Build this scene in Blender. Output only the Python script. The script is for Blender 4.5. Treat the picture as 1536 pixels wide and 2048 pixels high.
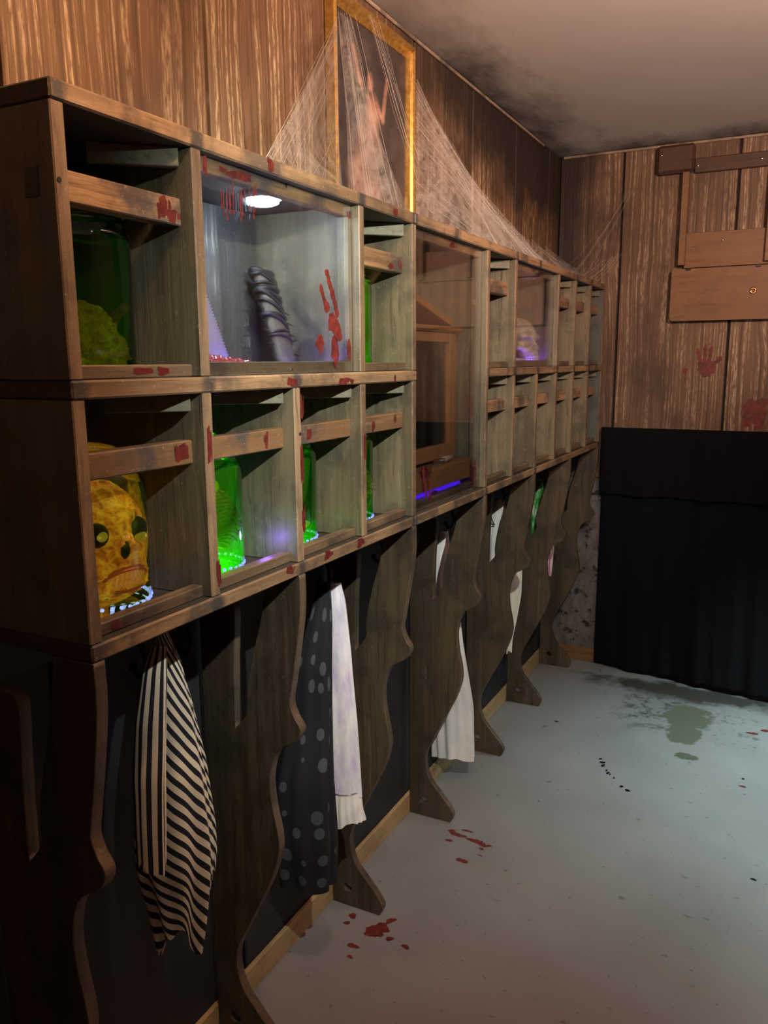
import bpy, bmesh, math, random
import numpy as np
from mathutils import Vector, Matrix
random.seed(7); rng = np.random.default_rng(7)
for o in list(bpy.data.objects): bpy.data.objects.remove(o)
scn = bpy.context.scene; COL = scn.collection

# ------------------------------------------------------------------ camera
CAM = np.array([1.15263, -0.80174, 1.6])
FW = np.array([-.44704647, .87560401, -.18294005]); RT = np.array([.89116142, .45364043, -.00645668]); UP = np.array([-.07733551, .16591555, .98310287])
FPX = 1618.054
cam_d = bpy.data.cameras.new('camera'); cam = bpy.data.objects.new('camera', cam_d); COL.objects.link(cam)
cam_d.sensor_fit = 'HORIZONTAL'; cam_d.sensor_width = 36; cam_d.lens = FPX / 1536 * 36; cam_d.clip_start = .02
cam.matrix_world = Matrix([[RT[i], UP[i], -FW[i], CAM[i]] for i in range(3)] + [[0, 0, 0, 1]])
scn.camera = cam
scn.view_settings.view_transform = 'Standard'; scn.view_settings.look = 'None'; scn.view_settings.gamma = 1
scn.view_settings.use_curve_mapping = False
scn.view_settings.exposure = 0.0
# ------------------------------------------------------------------ world and lights
world = bpy.data.worlds.new('world'); scn.world = world; world.use_nodes = True
world.node_tree.nodes['Background'].inputs[0].default_value = (.5, .45, .5, 1); world.node_tree.nodes['Background'].inputs[1].default_value = .01
def light(name, kind, loc, energy, color, size=.03, target=None, angle=90, blend=.5):
    d = bpy.data.lights.new(name, kind); d.energy = energy; d.color = color
    if kind in ('POINT', 'SPOT'): d.shadow_soft_size = size
    if kind == 'SPOT': d.spot_size = math.radians(angle); d.spot_blend = blend
    o = bpy.data.objects.new(name, d); COL.objects.link(o); o.location = loc
    if target is not None: o.rotation_euler = (Vector(target) - Vector(loc)).to_track_quat('-Z', 'Y').to_euler()
    return o
light('work_lamp', 'SPOT', (1.22, .02, 2.08), 115, (.97, 1, .87), .012, (.2, 1.10, 1.36), 82, .9)
light('warm_bulb', 'POINT', (.74, .14, 2.42), 24, (1, .60, .33), .04)
light('amber_ceiling_fill', 'SPOT', (1.75, .55, 2.26), 235, (1, .60, .44), .05, (.85, 1.9, 2.95), 114, .8)  # unseen warm spot added to brighten ceiling and upper walls, sparing the floor
light('floor_spot', 'SPOT', (2.0, 2.85, 1.9), 330, (.66, 1, .95), .04, (1.56, 2.52, 0), 78, 1.0)

# ------------------------------------------------------------------ dimensions
W = .271627; T = .02311; D = .27947; ZT = 1.95743; TB = .02634; ZM = 1.57714; ZB = 1.20157
YL = 3.408; ZC = 2.592; XR = 2.5; Y0 = -1.9
def b(i): return i * W
def ray(u, v): return FW + RT * (u - 768) / FPX - UP * (v - 1024) / FPX
def pX(u, v, X): r = ray(u, v); return CAM + r * (X - CAM[0]) / r[0]
def pY(u, v, Y): r = ray(u, v); return CAM + r * (Y - CAM[1]) / r[1]
def pZ(u, v, Z): r = ray(u, v); return CAM + r * (Z - CAM[2]) / r[2]

# ------------------------------------------------------------------ material helpers
class G:
    def __init__(s, name):
        s.m = bpy.data.materials.new(name); s.m.use_nodes = True; s.t = s.m.node_tree; s.t.nodes.clear()
    def n(s, typ, ins=None, **props):
        nd = s.t.nodes.new(typ)
        for k, v in props.items(): setattr(nd, k, v)
        for k, v in (ins or {}).items():
            sk = nd.inputs[k]
            if isinstance(v, bpy.types.NodeSocket): s.t.links.new(v, sk)
            else: sk.default_value = (tuple(v) + (1,) if isinstance(v, tuple) and len(v) == 3 and sk.type == 'RGBA' else v)
        return nd
    def pos(s): return s.n('ShaderNodeNewGeometry').outputs['Position']
    def sep(s, v): return s.n('ShaderNodeSeparateXYZ', {0: v}).outputs
    def comb(s, x, y, z): return s.n('ShaderNodeCombineXYZ', {0: x, 1: y, 2: z}).outputs[0]
    def map(s, v, sc=(1, 1, 1), loc=(0, 0, 0), rot=(0, 0, 0)): return s.n('ShaderNodeMapping', {0: v, 1: loc, 2: rot, 3: sc}).outputs[0]
    def noise(s, v, sc=1., det=4., ro=.55, dist=0.): return s.n('ShaderNodeTexNoise', {'Vector': v, 'Scale': sc, 'Detail': det, 'Roughness': ro, 'Distortion': dist}).outputs[0]
    def vor(s, v, sc=1., feat='F1'): return s.n('ShaderNodeTexVoronoi', {'Vector': v, 'Scale': sc}, feature=feat).outputs['Distance']
    def ramp(s, f, stops):
        nd = s.n('ShaderNodeValToRGB', {0: f}); cr = nd.color_ramp
        while len(cr.elements) < len(stops): cr.elements.new(.5)
        for e, (p, c) in zip(cr.elements, stops):
            e.position = p; e.color = (c, c, c, 1) if isinstance(c, (int, float)) else tuple(c) + (1,)
        return nd.outputs[0]
    def mix(s, f, a, bb, mode='MIX'):
        nd = s.n('ShaderNodeMix', {0: f, 6: a, 7: bb}, data_type='RGBA', blend_type=mode); return nd.outputs[2]
    def math(s, op, a, bb=0., c=0.): return s.n('ShaderNodeMath', {0: a, 1: bb, 2: c}, operation=op).outputs[0]
    def mr(s, v, a, bb, c=0., d=1.): return s.n('ShaderNodeMapRange', {0: v, 1: a, 2: bb, 3: c, 4: d}, clamp=True).outputs[0]
    def bump(s, h, st=.3, dist=.004): return s.n('ShaderNodeBump', {'Strength': st, 'Distance': dist, 'Height': h}).outputs[0]
    def bsdf(s, col, rough=.6, normal=None, **kw):
        ins = {'Base Color': col, 'Roughness': rough}
        if normal is not None: ins['Normal'] = normal
        ins.update(kw); nd = s.n('ShaderNodeBsdfPrincipled', ins); return nd.outputs[0]
    def out(s, sh): s.t.links.new(sh, s.n('ShaderNodeOutputMaterial').inputs[0]); return s.m
M = {}
def plain(name, col, rough=.6, **kw):
    g = G(name); M[name] = g.out(g.bsdf(col, rough, **kw)); return M[name]
def wood(name, dark, mid, light, axis='z', across=60, along=3., rough=.62, stain=.5, stain_col=(.02, .018, .016), bump=.35, joints=False):
    g = G(name); p = g.pos(); a = {'x': (along, across, across), 'y': (across, along, across), 'z': (across, across, along)}[axis]
    wob = g.noise(p, 5, 2); v = g.n('ShaderNodeVectorMath', {0: p, 1: g.n('ShaderNodeVectorMath', {0: (.03, .03, .03), 3: wob}, operation='SCALE').outputs[0]}, operation='ADD').outputs[0]
    f = g.noise(g.map(v, a), 1, 5, .62, .3)
    c = g.ramp(f, [(.28, dark), (.47, mid), (.60, mid), (.74, light)])
    big = g.noise(g.map(p, (1, 1, 1)), 9, 4, .6)
    wear = g.noise(g.map(p, tuple(q * .16 for q in a)), 1, 5, .65); c = g.mix(g.mr(wear, .46, .60, 0, stain), c, dark)
    c = g.mix(g.mr(big, .49, .62, 0, stain), c, stain_col)
    if joints:
        jy = g.sep(p)[1]; jf = g.math('ABSOLUTE', g.math('SUBTRACT', g.math('FRACT', g.math('ADD', g.math('DIVIDE', jy, W), .5)), .5))
        jf = g.math('ADD', jf, g.math('MULTIPLY', g.math('SUBTRACT', g.noise(p, 55, 4, .7), .5), .10)); pick = g.mr(g.noise(g.map(p, (0, 1.9, 1.9)), 1.6, 1), .42, .5)
        c = g.mix(g.math('MULTIPLY', g.mr(jf, .03, .075, .85, 0), pick), c, (.03, .028, .032))
    sp = g.noise(p, 140, 2); c = g.mix(g.mr(sp, .66, .72, 0, .4), c, light)
    M[name] = g.out(g.bsdf(c, rough, g.bump(f, bump, .003))); return M[name]
def plankmat(name, ax, tint=(1, 1, 1)):
    g = G(name); p = g.pos(); x, y, z = g.sep(p); c = y if ax == 'y' else x
    rnd = g.n('ShaderNodeObjectInfo').outputs['Random']
    zz = g.math('ADD', z, g.math('MULTIPLY', rnd, 40.)); 
    low = g.noise(g.comb(g.math('MULTIPLY', c, 4.), g.math('MULTIPLY', zz, 1.3), 0.), 1, 2)
    kd = g.vor(g.comb(g.math('MULTIPLY', c, 3.1), g.math('MULTIPLY', zz, 1.5), rnd), 1)
    kn = g.mr(kd, .0, .38, 1, 0)
    cc = g.math('ADD', g.math('ADD', c, g.math('MULTIPLY', low, .05)), g.math('MULTIPLY', g.math('POWER', kn, 2.), .09))
    f = g.noise(g.comb(g.math('MULTIPLY', cc, 90.), g.math('MULTIPLY', zz, 1.0), g.math('MULTIPLY', rnd, 9.)), 1, 2.5, .5)
    fine = g.noise(g.comb(g.math('MULTIPLY', cc, 220.), g.math('MULTIPLY', zz, 8.), 0.), 1, 3)
    ff = g.math('ADD', g.math('MULTIPLY', f, .8), g.math('MULTIPLY', fine, .2))
    blot = g.noise(g.comb(g.math('MULTIPLY', c, 3.), g.math('MULTIPLY', zz, 1.6), rnd), 1, 4, .6)
    basec = g.ramp(blot, [(.32, (.20, .128, .078)), (.5, (.145, .088, .054)), (.66, (.075, .045, .03))])
    col = g.mix(g.mr(f, .30, .46, .75, 0), basec, (.045, .028, .019))
    brk = g.noise(g.comb(g.math('MULTIPLY', cc, 160.), g.math('MULTIPLY', zz, 24.), 3.), 1, 3, .6)
    pale = g.math('MULTIPLY', g.mr(f, .52, .60), g.mr(brk, .40, .58)); pale = g.math('MULTIPLY', pale, g.mr(blot, .40, .62, 1, .15))
    col = g.mix(g.math('MULTIPLY', pale, .85), col, (.52, .43, .31))
    fl_ = g.math('MULTIPLY', g.mr(fine, .60, .70), .4); col = g.mix(fl_, col, (.40, .32, .22))
    col = g.mix(g.mr(kd, .06, .17, .9, 0), col, (.035, .022, .015))
    ring = g.math('SINE', g.math('MULTIPLY', kd, 95.))
    col = g.mix(g.math('MULTIPLY', g.mr(kd, .16, .30, .6, 0), g.mr(ring, -.2, .6)), col, (.30, .21, .135))
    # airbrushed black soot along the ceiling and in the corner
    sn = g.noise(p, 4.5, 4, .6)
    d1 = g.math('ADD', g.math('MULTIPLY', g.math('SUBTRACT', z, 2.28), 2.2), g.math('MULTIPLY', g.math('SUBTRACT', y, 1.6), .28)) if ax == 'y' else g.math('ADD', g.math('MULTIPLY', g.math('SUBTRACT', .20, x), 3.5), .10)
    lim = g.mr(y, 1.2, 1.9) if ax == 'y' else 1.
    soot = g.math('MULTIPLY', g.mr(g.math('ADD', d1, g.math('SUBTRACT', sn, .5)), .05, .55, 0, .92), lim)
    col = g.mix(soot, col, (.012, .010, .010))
    col = g.mix(1., col, tint, 'MULTIPLY')
    M[name] = g.out(g.bsdf(col, .62, g.bump(ff, .5, .004)))
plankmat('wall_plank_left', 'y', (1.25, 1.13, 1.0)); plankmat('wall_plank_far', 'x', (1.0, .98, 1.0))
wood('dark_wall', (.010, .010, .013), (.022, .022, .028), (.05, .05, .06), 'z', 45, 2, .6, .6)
g = G('scuffed_low_wall'); p = g.pos(); f = g.noise(g.map(p, (14, 14, 5)), 1, 5, .65); s2 = g.noise(p, 17, 5, .7)
c = g.ramp(f, [(.3, (.05, .045, .045)), (.6, (.17, .155, .16)), (.8, (.22, .21, .21))]); c = g.mix(g.mr(s2, .55, .62), c, (.012, .012, .012)); M['scuffed_low_wall'] = g.out(g.bsdf(c, .7))
wood('divider_face', (.070, .058, .037), (.172, .146, .096), (.29, .25, .17), 'z', 75, 3, .5, .6, (.065, .058, .045))
wood('side_face', (.050, .055, .048), (.10, .11, .095), (.15, .16, .13), 'z', 75, 3, .5, .5, (.03, .032, .03))
wood('edge_vertical', (.09, .058, .036), (.235, .158, .098), (.40, .29, .185), 'z', 90, 5, .5, .75, (.075, .05, .042))
wood('edge_horizontal', (.11, .066, .038), (.30, .19, .105), (.48, .33, .19), 'y', 90, 5, .5, .75, (.055, .042, .036), .35, True)
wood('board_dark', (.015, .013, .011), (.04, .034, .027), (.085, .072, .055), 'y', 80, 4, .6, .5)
wood('cubby_back', (.02, .018, .017), (.08, .072, .065), (.32, .29, .26), 'z', 90, 1.2, .6, .4, (.05, .045, .04))
wood('rail_wood', (.13, .07, .036), (.33, .20, .10), (.48, .32, .175), 'y', 110, 5, .48, .85, (.05, .045, .05))
wood('lip_wood', (.08, .055, .035), (.17, .115, .07), (.30, .21, .13), 'y', 110, 5, .42, .7, (.03, .025, .028))
wood('cleat_wood', (.07, .07, .05), (.15, .145, .10), (.24, .23, .17), 'y', 90, 6, .6, .2)
wood('leg_wood', (.028, .020, .013), (.085, .062, .037), (.165, .125, .077), 'z', 60, 2.4, .55, .65, (.03, .023, .017))
wood('leg_edge', (.04, .028, .018), (.11, .075, .048), (.24, .175, .115), 'z', 60, 6, .5, .6)
wood('baseboard_wood', (.30, .19, .09), (.46, .31, .16), (.58, .42, .24), 'y', 90, 4, .45, .25, (.12, .09, .06))
wood('brown_board', (.13, .065, .03), (.21, .11, .05), (.28, .155, .075), 'x', 60, 4, .5, .2, (.08, .045, .03), .1)
wood('clock_wood', (.16, .065, .025), (.27, .125, .05), (.38, .20, .09), 'z', 80, 4, .4, .2, (.1, .05, .03), .1)
wood('bench_box_wood', (.13, .055, .022), (.22, .10, .042), (.30, .15, .07), 'y', 80, 4, .45, .3, (.08, .04, .03), .1)
wood('dark_brown_board', (.035, .018, .012), (.075, .038, .024), (.11, .06, .035), 'x', 60, 4, .55, .3)
g = G('blood'); p = g.pos(); f = g.noise(p, 90, 3); M['blood'] = g.out(g.bsdf(g.ramp(f, [(.3, (.055, .010, .010)), (.7, (.15, .024, .022))]), .3, None))
g = G('dry_blood'); p = g.pos(); f = g.noise(p, 60, 4); M['dry_blood'] = g.out(g.bsdf(g.ramp(f, [(.35, (.075, .012, .011)), (.7, (.20, .028, .025))]), .45, None))
plain('black_drip', (.006, .006, .01), .3); plain('metal', (.6, .6, .6), .25, Metallic=1.); plain('dark_metal', (.02, .02, .02), .35, Metallic=.6)
plain('brass', (.75, .45, .22), .3, Metallic=1.); plain('gap_black', (.008, .007, .006), .8)
# gold
g = G('gold'); p = g.pos(); f = g.noise(p, 60, 3); M['gold'] = g.out(g.bsdf(g.ramp(f, [(.3, (.42, .23, .05)), (.7, (.72, .46, .13))]), .32, g.bump(f, .2, .002), Metallic=.75))
# glass: thin clear sheet
def glassmat(name, tint=(1, 1, 1), amount=1., dirt=.0):
    g = G(name); fr = g.n('ShaderNodeFresnel', {'IOR': 1.45}).outputs[0]
    tr = g.n('ShaderNodeBsdfTransparent', {0: tint}).outputs[0]; gl = g.n('ShaderNodeBsdfGlossy', {0: (1, 1, 1), 'Roughness': .03}).outputs[0]
    sh = g.n('ShaderNodeMixShader', {0: g.math('MULTIPLY', fr, amount), 1: tr, 2: gl}).outputs[0]
    if dirt:
        p = g.pos(); f = g.mr(g.noise(g.map(p, (30, 30, 4)), 1, 4), .45, .8, 0, dirt)
        sh = g.n('ShaderNodeMixShader', {0: f, 1: sh, 2: g.n('ShaderNodeBsdfDiffuse', {0: (.6, .6, .6)}).outputs[0]}).outputs[0]
    M[name] = g.out(sh)
glassmat('pane_glass', (.97, .98, .98), .5, .005); glassmat('jar_glass', (.96, .98, .96), 1.); glassmat('clock_glass', (.6, .63, .65), 1.0, .03)
def liquidmat(name, col, glow, a=.35):
    g = G(name); tr = g.n('ShaderNodeBsdfTransparent', {0: col}).outputs[0]; p = g.n('ShaderNodeTexCoord').outputs['Object']
    gc = g.mix(g.noise(p, 14, 3), glow, tuple(q * .55 for q in glow))
    tl = g.n('ShaderNodeMixShader', {0: .3, 1: g.n('ShaderNodeBsdfTranslucent', {0: gc}).outputs[0], 2: g.n('ShaderNodeBsdfDiffuse', {0: gc}).outputs[0]}).outputs[0]
    M[name] = g.out(g.n('ShaderNodeMixShader', {0: a, 1: tr, 2: tl}).outputs[0])
liquidmat('liquid_dark_green', (.50, .68, .20), (.02, .26, .015), .45)
liquidmat('liquid_olive', (.90, .95, .55), (.25, .6, .03), .07)
liquidmat('liquid_bright_green', (.45, .92, .2), (.12, .9, .03), .30)
liquidmat('liquid_mid_green', (.45, .9, .22), (.10, .8, .03), .30)
liquidmat('liquid_deep_green', (.35, .85, .2), (.08, .6, .03), .38)
liquidmat('liquid_lime', (.6, .95, .25), (.35, .8, .02), .36)
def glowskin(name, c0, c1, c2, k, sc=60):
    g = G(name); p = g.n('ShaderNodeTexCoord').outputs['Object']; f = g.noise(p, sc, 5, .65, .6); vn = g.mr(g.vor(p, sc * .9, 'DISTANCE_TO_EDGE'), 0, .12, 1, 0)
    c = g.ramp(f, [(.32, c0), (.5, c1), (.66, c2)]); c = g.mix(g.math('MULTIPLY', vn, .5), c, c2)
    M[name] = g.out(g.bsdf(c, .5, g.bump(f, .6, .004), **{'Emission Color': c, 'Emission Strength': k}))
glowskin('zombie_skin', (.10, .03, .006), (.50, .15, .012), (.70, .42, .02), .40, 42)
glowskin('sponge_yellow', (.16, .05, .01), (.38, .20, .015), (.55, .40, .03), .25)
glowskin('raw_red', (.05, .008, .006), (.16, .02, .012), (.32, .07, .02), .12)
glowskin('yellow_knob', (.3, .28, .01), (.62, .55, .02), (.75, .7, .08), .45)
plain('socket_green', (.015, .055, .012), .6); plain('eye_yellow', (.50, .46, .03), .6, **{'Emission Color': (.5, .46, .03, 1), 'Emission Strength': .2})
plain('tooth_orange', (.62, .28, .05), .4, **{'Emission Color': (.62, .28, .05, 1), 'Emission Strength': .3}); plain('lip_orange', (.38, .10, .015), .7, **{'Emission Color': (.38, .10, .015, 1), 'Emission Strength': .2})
def emit(name, col, k):
    g = G(name); M[name] = g.out(g.n('ShaderNodeEmission', {0: col, 1: k}).outputs[0])
emit('led_white', (.62, .82, 1), 260); emit('uv_violet', (.13, .04, 1), 45); emit('uv_deep', (.07, .012, .85), 1.3); emit('uv_blue', (.16, .22, 1), 2.6); plain('lamp_body', (.6, .6, .6), .35)
plain('lamp_lens_off', (.75, .6, .45), .3)
g = G('bone'); p = g.n('ShaderNodeTexCoord').outputs['Object']; f = g.noise(p, 40, 5); M['bone'] = g.out(g.bsdf(g.ramp(f, [(.3, (.34, .26, .18)), (.65, (.70, .62, .50))]), .55, g.bump(f, .3, .002)))
plain('tooth_bone', (.68, .60, .48), .4)
# cloth
def clothmat(name, build):
    g = G(name); at = g.n('ShaderNodeAttribute', attribute_name='cl').outputs['Vector']; c = build(g, at); wv = g.noise(g.pos(), 500, 2)
    M[name] = g.out(g.bsdf(c, .85, g.bump(wv, .25, .001)))
def stripes(A, B):
    def f(g, at):
        a, z, _ = g.sep(at); s = g.math('FRACT', g.math('ADD', g.math('MULTIPLY', a, A), g.math('MULTIPLY', z, B)))
        return g.mix(g.math('GREATER_THAN', s, .52), (.74, .68, .56), (.008, .009, .022))
    return f
clothmat('striped_knit_diagonal', stripes(-12., 33.)); clothmat('striped_knit_vertical', stripes(9., 0.)); 
def dots(g, at):
    v = g.n('ShaderNodeTexVoronoi', {'Vector': g.map(at, (10, 16, 1)), 'Scale': 1., 'Randomness': .45}).outputs['Distance']; return g.mix(g.math('LESS_THAN', v, .30), (.005, .006, .011), (.055, .066, .085))
clothmat('dotted_cloth', dots)
def tie(g, at):
    f = g.noise(g.map(at, (8, 9, 1)), 1, 4, .6); return g.ramp(f, [(.38, (.80, .80, .86)), (.55, (.66, .62, .80)), (.7, (.50, .44, .72))])
clothmat('lavender_white_cloth', tie)
clothmat('white_cloth', lambda g, at: g.ramp(g.noise(at, 9, 3), [(.3, (.70, .70, .72)), (.7, (.82, .82, .84))]))
clothmat('pale_blue_cloth', lambda g, at: g.ramp(g.noise(at, 7, 3), [(.3, (.38, .52, .66)), (.7, (.55, .68, .78))]))
clothmat('cream_cloth', lambda g, at: g.ramp(g.noise(at, 7, 3), [(.3, (.66, .66, .58)), (.7, (.80, .80, .72))]))
clothmat('green_cloth', lambda g, at: g.ramp(g.noise(g.map(at, (9, 14, 1)), 1, 4), [(.40, (.03, .16, .03)), (.5, (.10, .45, .08)), (.6, (.65, .75, .66))]))
clothmat('pink_white_cloth', lambda g, at: g.ramp(g.noise(g.map(at, (6, 9, 1)), 1, 2), [(.45, (.75, .72, .76)), (.53, (.55, .16, .36))]))
g = G('black_felt'); wv = g.noise(g.pos(), 300, 3); M['black_felt'] = g.out(g.bsdf((.0045, .0045, .007), .95, g.bump(wv, .4, .001), **{'Specular IOR Level': .15}))
g = G('web_gauze'); p = g.pos(); f = g.noise(g.map(p, (22, 22, 22), (0, 0, 0), (.6, .3, .2)), 1, 5, .7, 1.2)
al = g.mr(f, .36, .70, .04, .46)
tr = g.n('ShaderNodeBsdfTransparent').outputs[0]; df = g.n('ShaderNodeBsdfDiffuse', {0: (.62, .58, .54)}).outputs[0]; tl = g.n('ShaderNodeBsdfTranslucent', {0: (.62, .58, .54)}).outputs[0]
M['web_gauze'] = g.out(g.n('ShaderNodeMixShader', {0: al, 1: tr, 2: g.n('ShaderNodeMixShader', {0: .4, 1: df, 2: tl}).outputs[0]}).outputs[0])
wood('trim_paint', (.20, .15, .11), (.36, .29, .22), (.5, .42, .34), 'y', 60, 4, .6, .6)
plain('web_thread', (.62, .58, .54), .9)
# floor and ceiling
g = G('floor_paint'); p = g.pos(); x, y, z = g.sep(p)
base = g.ramp(g.noise(p, 2.5, 4), [(.3, (.195, .187, .197)), (.7, (.245, .236, .247))])
def blob(cx, cy, rx, ry, hard=.25, ns=9., amp=.9):
    dx = g.math('DIVIDE', g.math('SUBTRACT', x, cx), rx); dy = g.math('DIVIDE', g.math('SUBTRACT', y, cy), ry)
    r = g.math('SQRT', g.math('ADD', g.math('MULTIPLY', dx, dx), g.math('MULTIPLY', dy, dy)))
    return g.mr(g.math('ADD', r, g.math('MULTIPLY', g.math('SUBTRACT', g.noise(p, ns, 8, .75), .5), amp * 2.6)), 1 - hard, 1, 1, 0)
c = base
scr = g.noise(g.map(p, (14, 46, 1), (0, 0, 0), (0, 0, .6)), 1, 5, .7); c = g.mix(g.mr(scr, .645, .68, 0, .6), c, (.10, .10, .10))
sp2 = g.noise(p, 26, 3, .6); c = g.mix(g.mr(sp2, .67, .70, 0, .65), c, (.06, .06, .06))
sm = g.math('MULTIPLY', blob(.70, 2.93, .28, .30, .5, 9, .6), g.mr(g.noise(p, 16, 8, .78), .49, .56)); c = g.mix(g.math('MULTIPLY', sm, .85), c, (.05, .055, .055))
sm = g.math('MULTIPLY', blob(1.0, 2.85, .40, .32, .5, 9, .6), g.mr(g.noise(p, 18, 8, .8), .54, .60)); c = g.mix(g.math('MULTIPLY', sm, .8), c, (.09, .10, .09))
c = g.mix(blob(.81, 2.89, .10, .16, .12, 12, .8), c, (.105, .105, .075)); c = g.mix(blob(.85, 2.50, .045, .035, .12, 16, .9), c, (.09, .09, .065)); c = g.mix(blob(.82, 2.70, .07, .11, .12, 14, .8), c, (.105, .105, .075))
c = g.mix(blob(.80, 3.18, .62, .12, .5, 8, .9), c, (.05, .042, .040))
M['floor_paint'] = g.out(g.bsdf(c, g.mr(g.noise(p, 6, 3), .3, .7, .30, .42), g.bump(g.noise(p, 40, 3), .04, .002)))
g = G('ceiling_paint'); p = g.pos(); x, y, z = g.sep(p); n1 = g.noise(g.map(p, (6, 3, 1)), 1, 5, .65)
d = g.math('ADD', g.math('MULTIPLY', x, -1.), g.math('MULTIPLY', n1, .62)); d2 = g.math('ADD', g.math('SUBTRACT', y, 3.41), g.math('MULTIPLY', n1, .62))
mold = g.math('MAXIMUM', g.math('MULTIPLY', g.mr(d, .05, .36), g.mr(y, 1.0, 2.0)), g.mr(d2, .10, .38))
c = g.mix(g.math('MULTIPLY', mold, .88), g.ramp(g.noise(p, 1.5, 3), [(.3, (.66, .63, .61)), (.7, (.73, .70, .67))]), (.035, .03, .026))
cr = g.mr(g.noise(g.map(p, (26, 5, 1), (0, 0, 0), (0, 0, .7)), 1, 6, .75), .70, .74, 0, .5); c = g.mix(cr, c, (.14, .12, .11))
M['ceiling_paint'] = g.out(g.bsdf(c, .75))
# painting: murky figure with raised arms
g = G('canvas_paint'); p = g.pos(); x, y, z = g.sep(p)
def limb(y0, z0, y1, z1, r):
    dy, dz = y1 - y0, z1 - z0; L2 = dy * dy + dz * dz
    ay = g.math('SUBTRACT', y, y0); az = g.math('SUBTRACT', z, z0)
    t = g.math('DIVIDE', g.math('ADD', g.math('MULTIPLY', ay, dy), g.math('MULTIPLY', az, dz)), L2); t = g.math('MINIMUM', g.math('MAXIMUM', t, 0.), 1.)
    ey = g.math('SUBTRACT', ay, g.math('MULTIPLY', t, dy)); ez = g.math('SUBTRACT', az, g.math('MULTIPLY', t, dz))
    return g.mr(g.math('SQRT', g.math('ADD', g.math('MULTIPLY', ey, ey), g.math('MULTIPLY', ez, ez))), r * .4, r * 1.25, 1, 0)
nz = g.noise(p, 16, 5, .65); c = g.ramp(nz, [(.3, (.028, .024, .026)), (.6, (.065, .05, .05)), (.8, (.12, .085, .075))])
L = [limb(1.36, 2.36, 1.36, 2.375, .022), limb(1.38, 2.30, 1.36, 2.20, .042), limb(1.40, 2.32, 1.44, 2.29, .014), limb(1.44, 2.29, 1.47, 2.40, .012), limb(1.36, 2.32, 1.30, 2.36, .014), limb(1.30, 2.36, 1.27, 2.43, .012), limb(1.35, 2.20, 1.30, 2.10, .07), limb(1.33, 2.10, 1.40, 2.02, .075)]
fig = L[0]
for q in L[1:]: fig = g.math('MAXIMUM', fig, q)
c = g.mix(g.math('MULTIPLY', fig, .85), c, g.ramp(nz, [(.35, (.20, .10, .075)), (.6, (.50, .29, .21)), (.8, (.58, .40, .29))]))
c = g.mix(limb(1.335, 2.385, 1.335, 2.34, .014), c, (.03, .02, .02))
M['canvas_paint'] = g.out(g.bsdf(c, .45))

# ------------------------------------------------------------------ object helpers
def link(name, me, parent=None, ploc=None):
    o = bpy.data.objects.new(name, me); COL.objects.link(o)
    if parent is not None:
        o.parent = parent; o.matrix_parent_inverse = Matrix.Translation(parent.get('_l', (0, 0, 0))).inverted() if parent.type == 'EMPTY' else Matrix()
    return o
def tag(o, label, cat, group=None, kind=None):
    o['label'] = label; o['category'] = cat
    if group: o['group'] = group
    if kind: o['kind'] = kind
    return o
def thing(name, loc, label, cat, group=None):
    o = bpy.data.objects.new(name, None); COL.objects.link(o); o.location = loc; o.empty_display_size = .05; o['_l'] = tuple(float(q) for q in loc)
    return tag(o, label, cat, group)
def mesh(name, V, F, mats, mi=None, smooth=False):
    me = bpy.data.meshes.new(name); me.from_pydata([tuple(map(float, v)) for v in V], [], [tuple(map(int, f)) for f in F])
    for m in (mats if isinstance(mats, (list, tuple)) else [mats]): me.materials.append(M[m])
    if mi is not None: me.polygons.foreach_set('material_index', list(mi))
    if smooth: me.polygons.foreach_set('use_smooth', [True] * len(F))
    me.update(); return me
def box(name, lo, hi, mat, parent=None, bev=.0015, front=None, rotz=None):
    """bevelled box; front = material for faces looking to +X"""
    lo = np.array(lo, float); hi = np.array(hi, float); c = (lo + hi) / 2; h = (hi - lo) / 2
    bm = bmesh.new(); bmesh.ops.create_cube(bm, size=2)
    for v in bm.verts: v.co = Vector((v.co.x * h[0], v.co.y * h[1], v.co.z * h[2]))
    if bev: bmesh.ops.bevel(bm, geom=bm.edges[:], offset=min(bev, h.min() * .8), segments=1, affect='EDGES')
    me = bpy.data.meshes.new(name); me.materials.append(M[mat])
    if front:
        me.materials.append(M[front]); bm.normal_update()
        for f in bm.faces:
            if f.normal.x > .6: f.material_index = 1
    R = Matrix.Rotation(rotz, 4, 'Z') if rotz else None
    for v in bm.verts:
        if R: v.co = R @ v.co
        v.co += Vector(c)
    bm.to_mesh(me); bm.free(); return link(name, me, parent)
def lathe(prof, c, seg=40, caps=True):
    V = []; F = []
    for r, z in prof:
        for k in range(seg): a = 2 * math.pi * k / seg; V.append((c[0] + r * math.cos(a), c[1] + r * math.sin(a), c[2] + z))
    n = len(prof)
    for i in range(n - 1):
        for k in range(seg): k2 = (k + 1) % seg; F.append((i * seg + k, i * seg + k2, (i + 1) * seg + k2, (i + 1) * seg + k))
    if caps: F.append(tuple(range(seg))[::-1]); F.append(tuple((n - 1) * seg + k for k in range(seg)))
    return V, F
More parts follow.
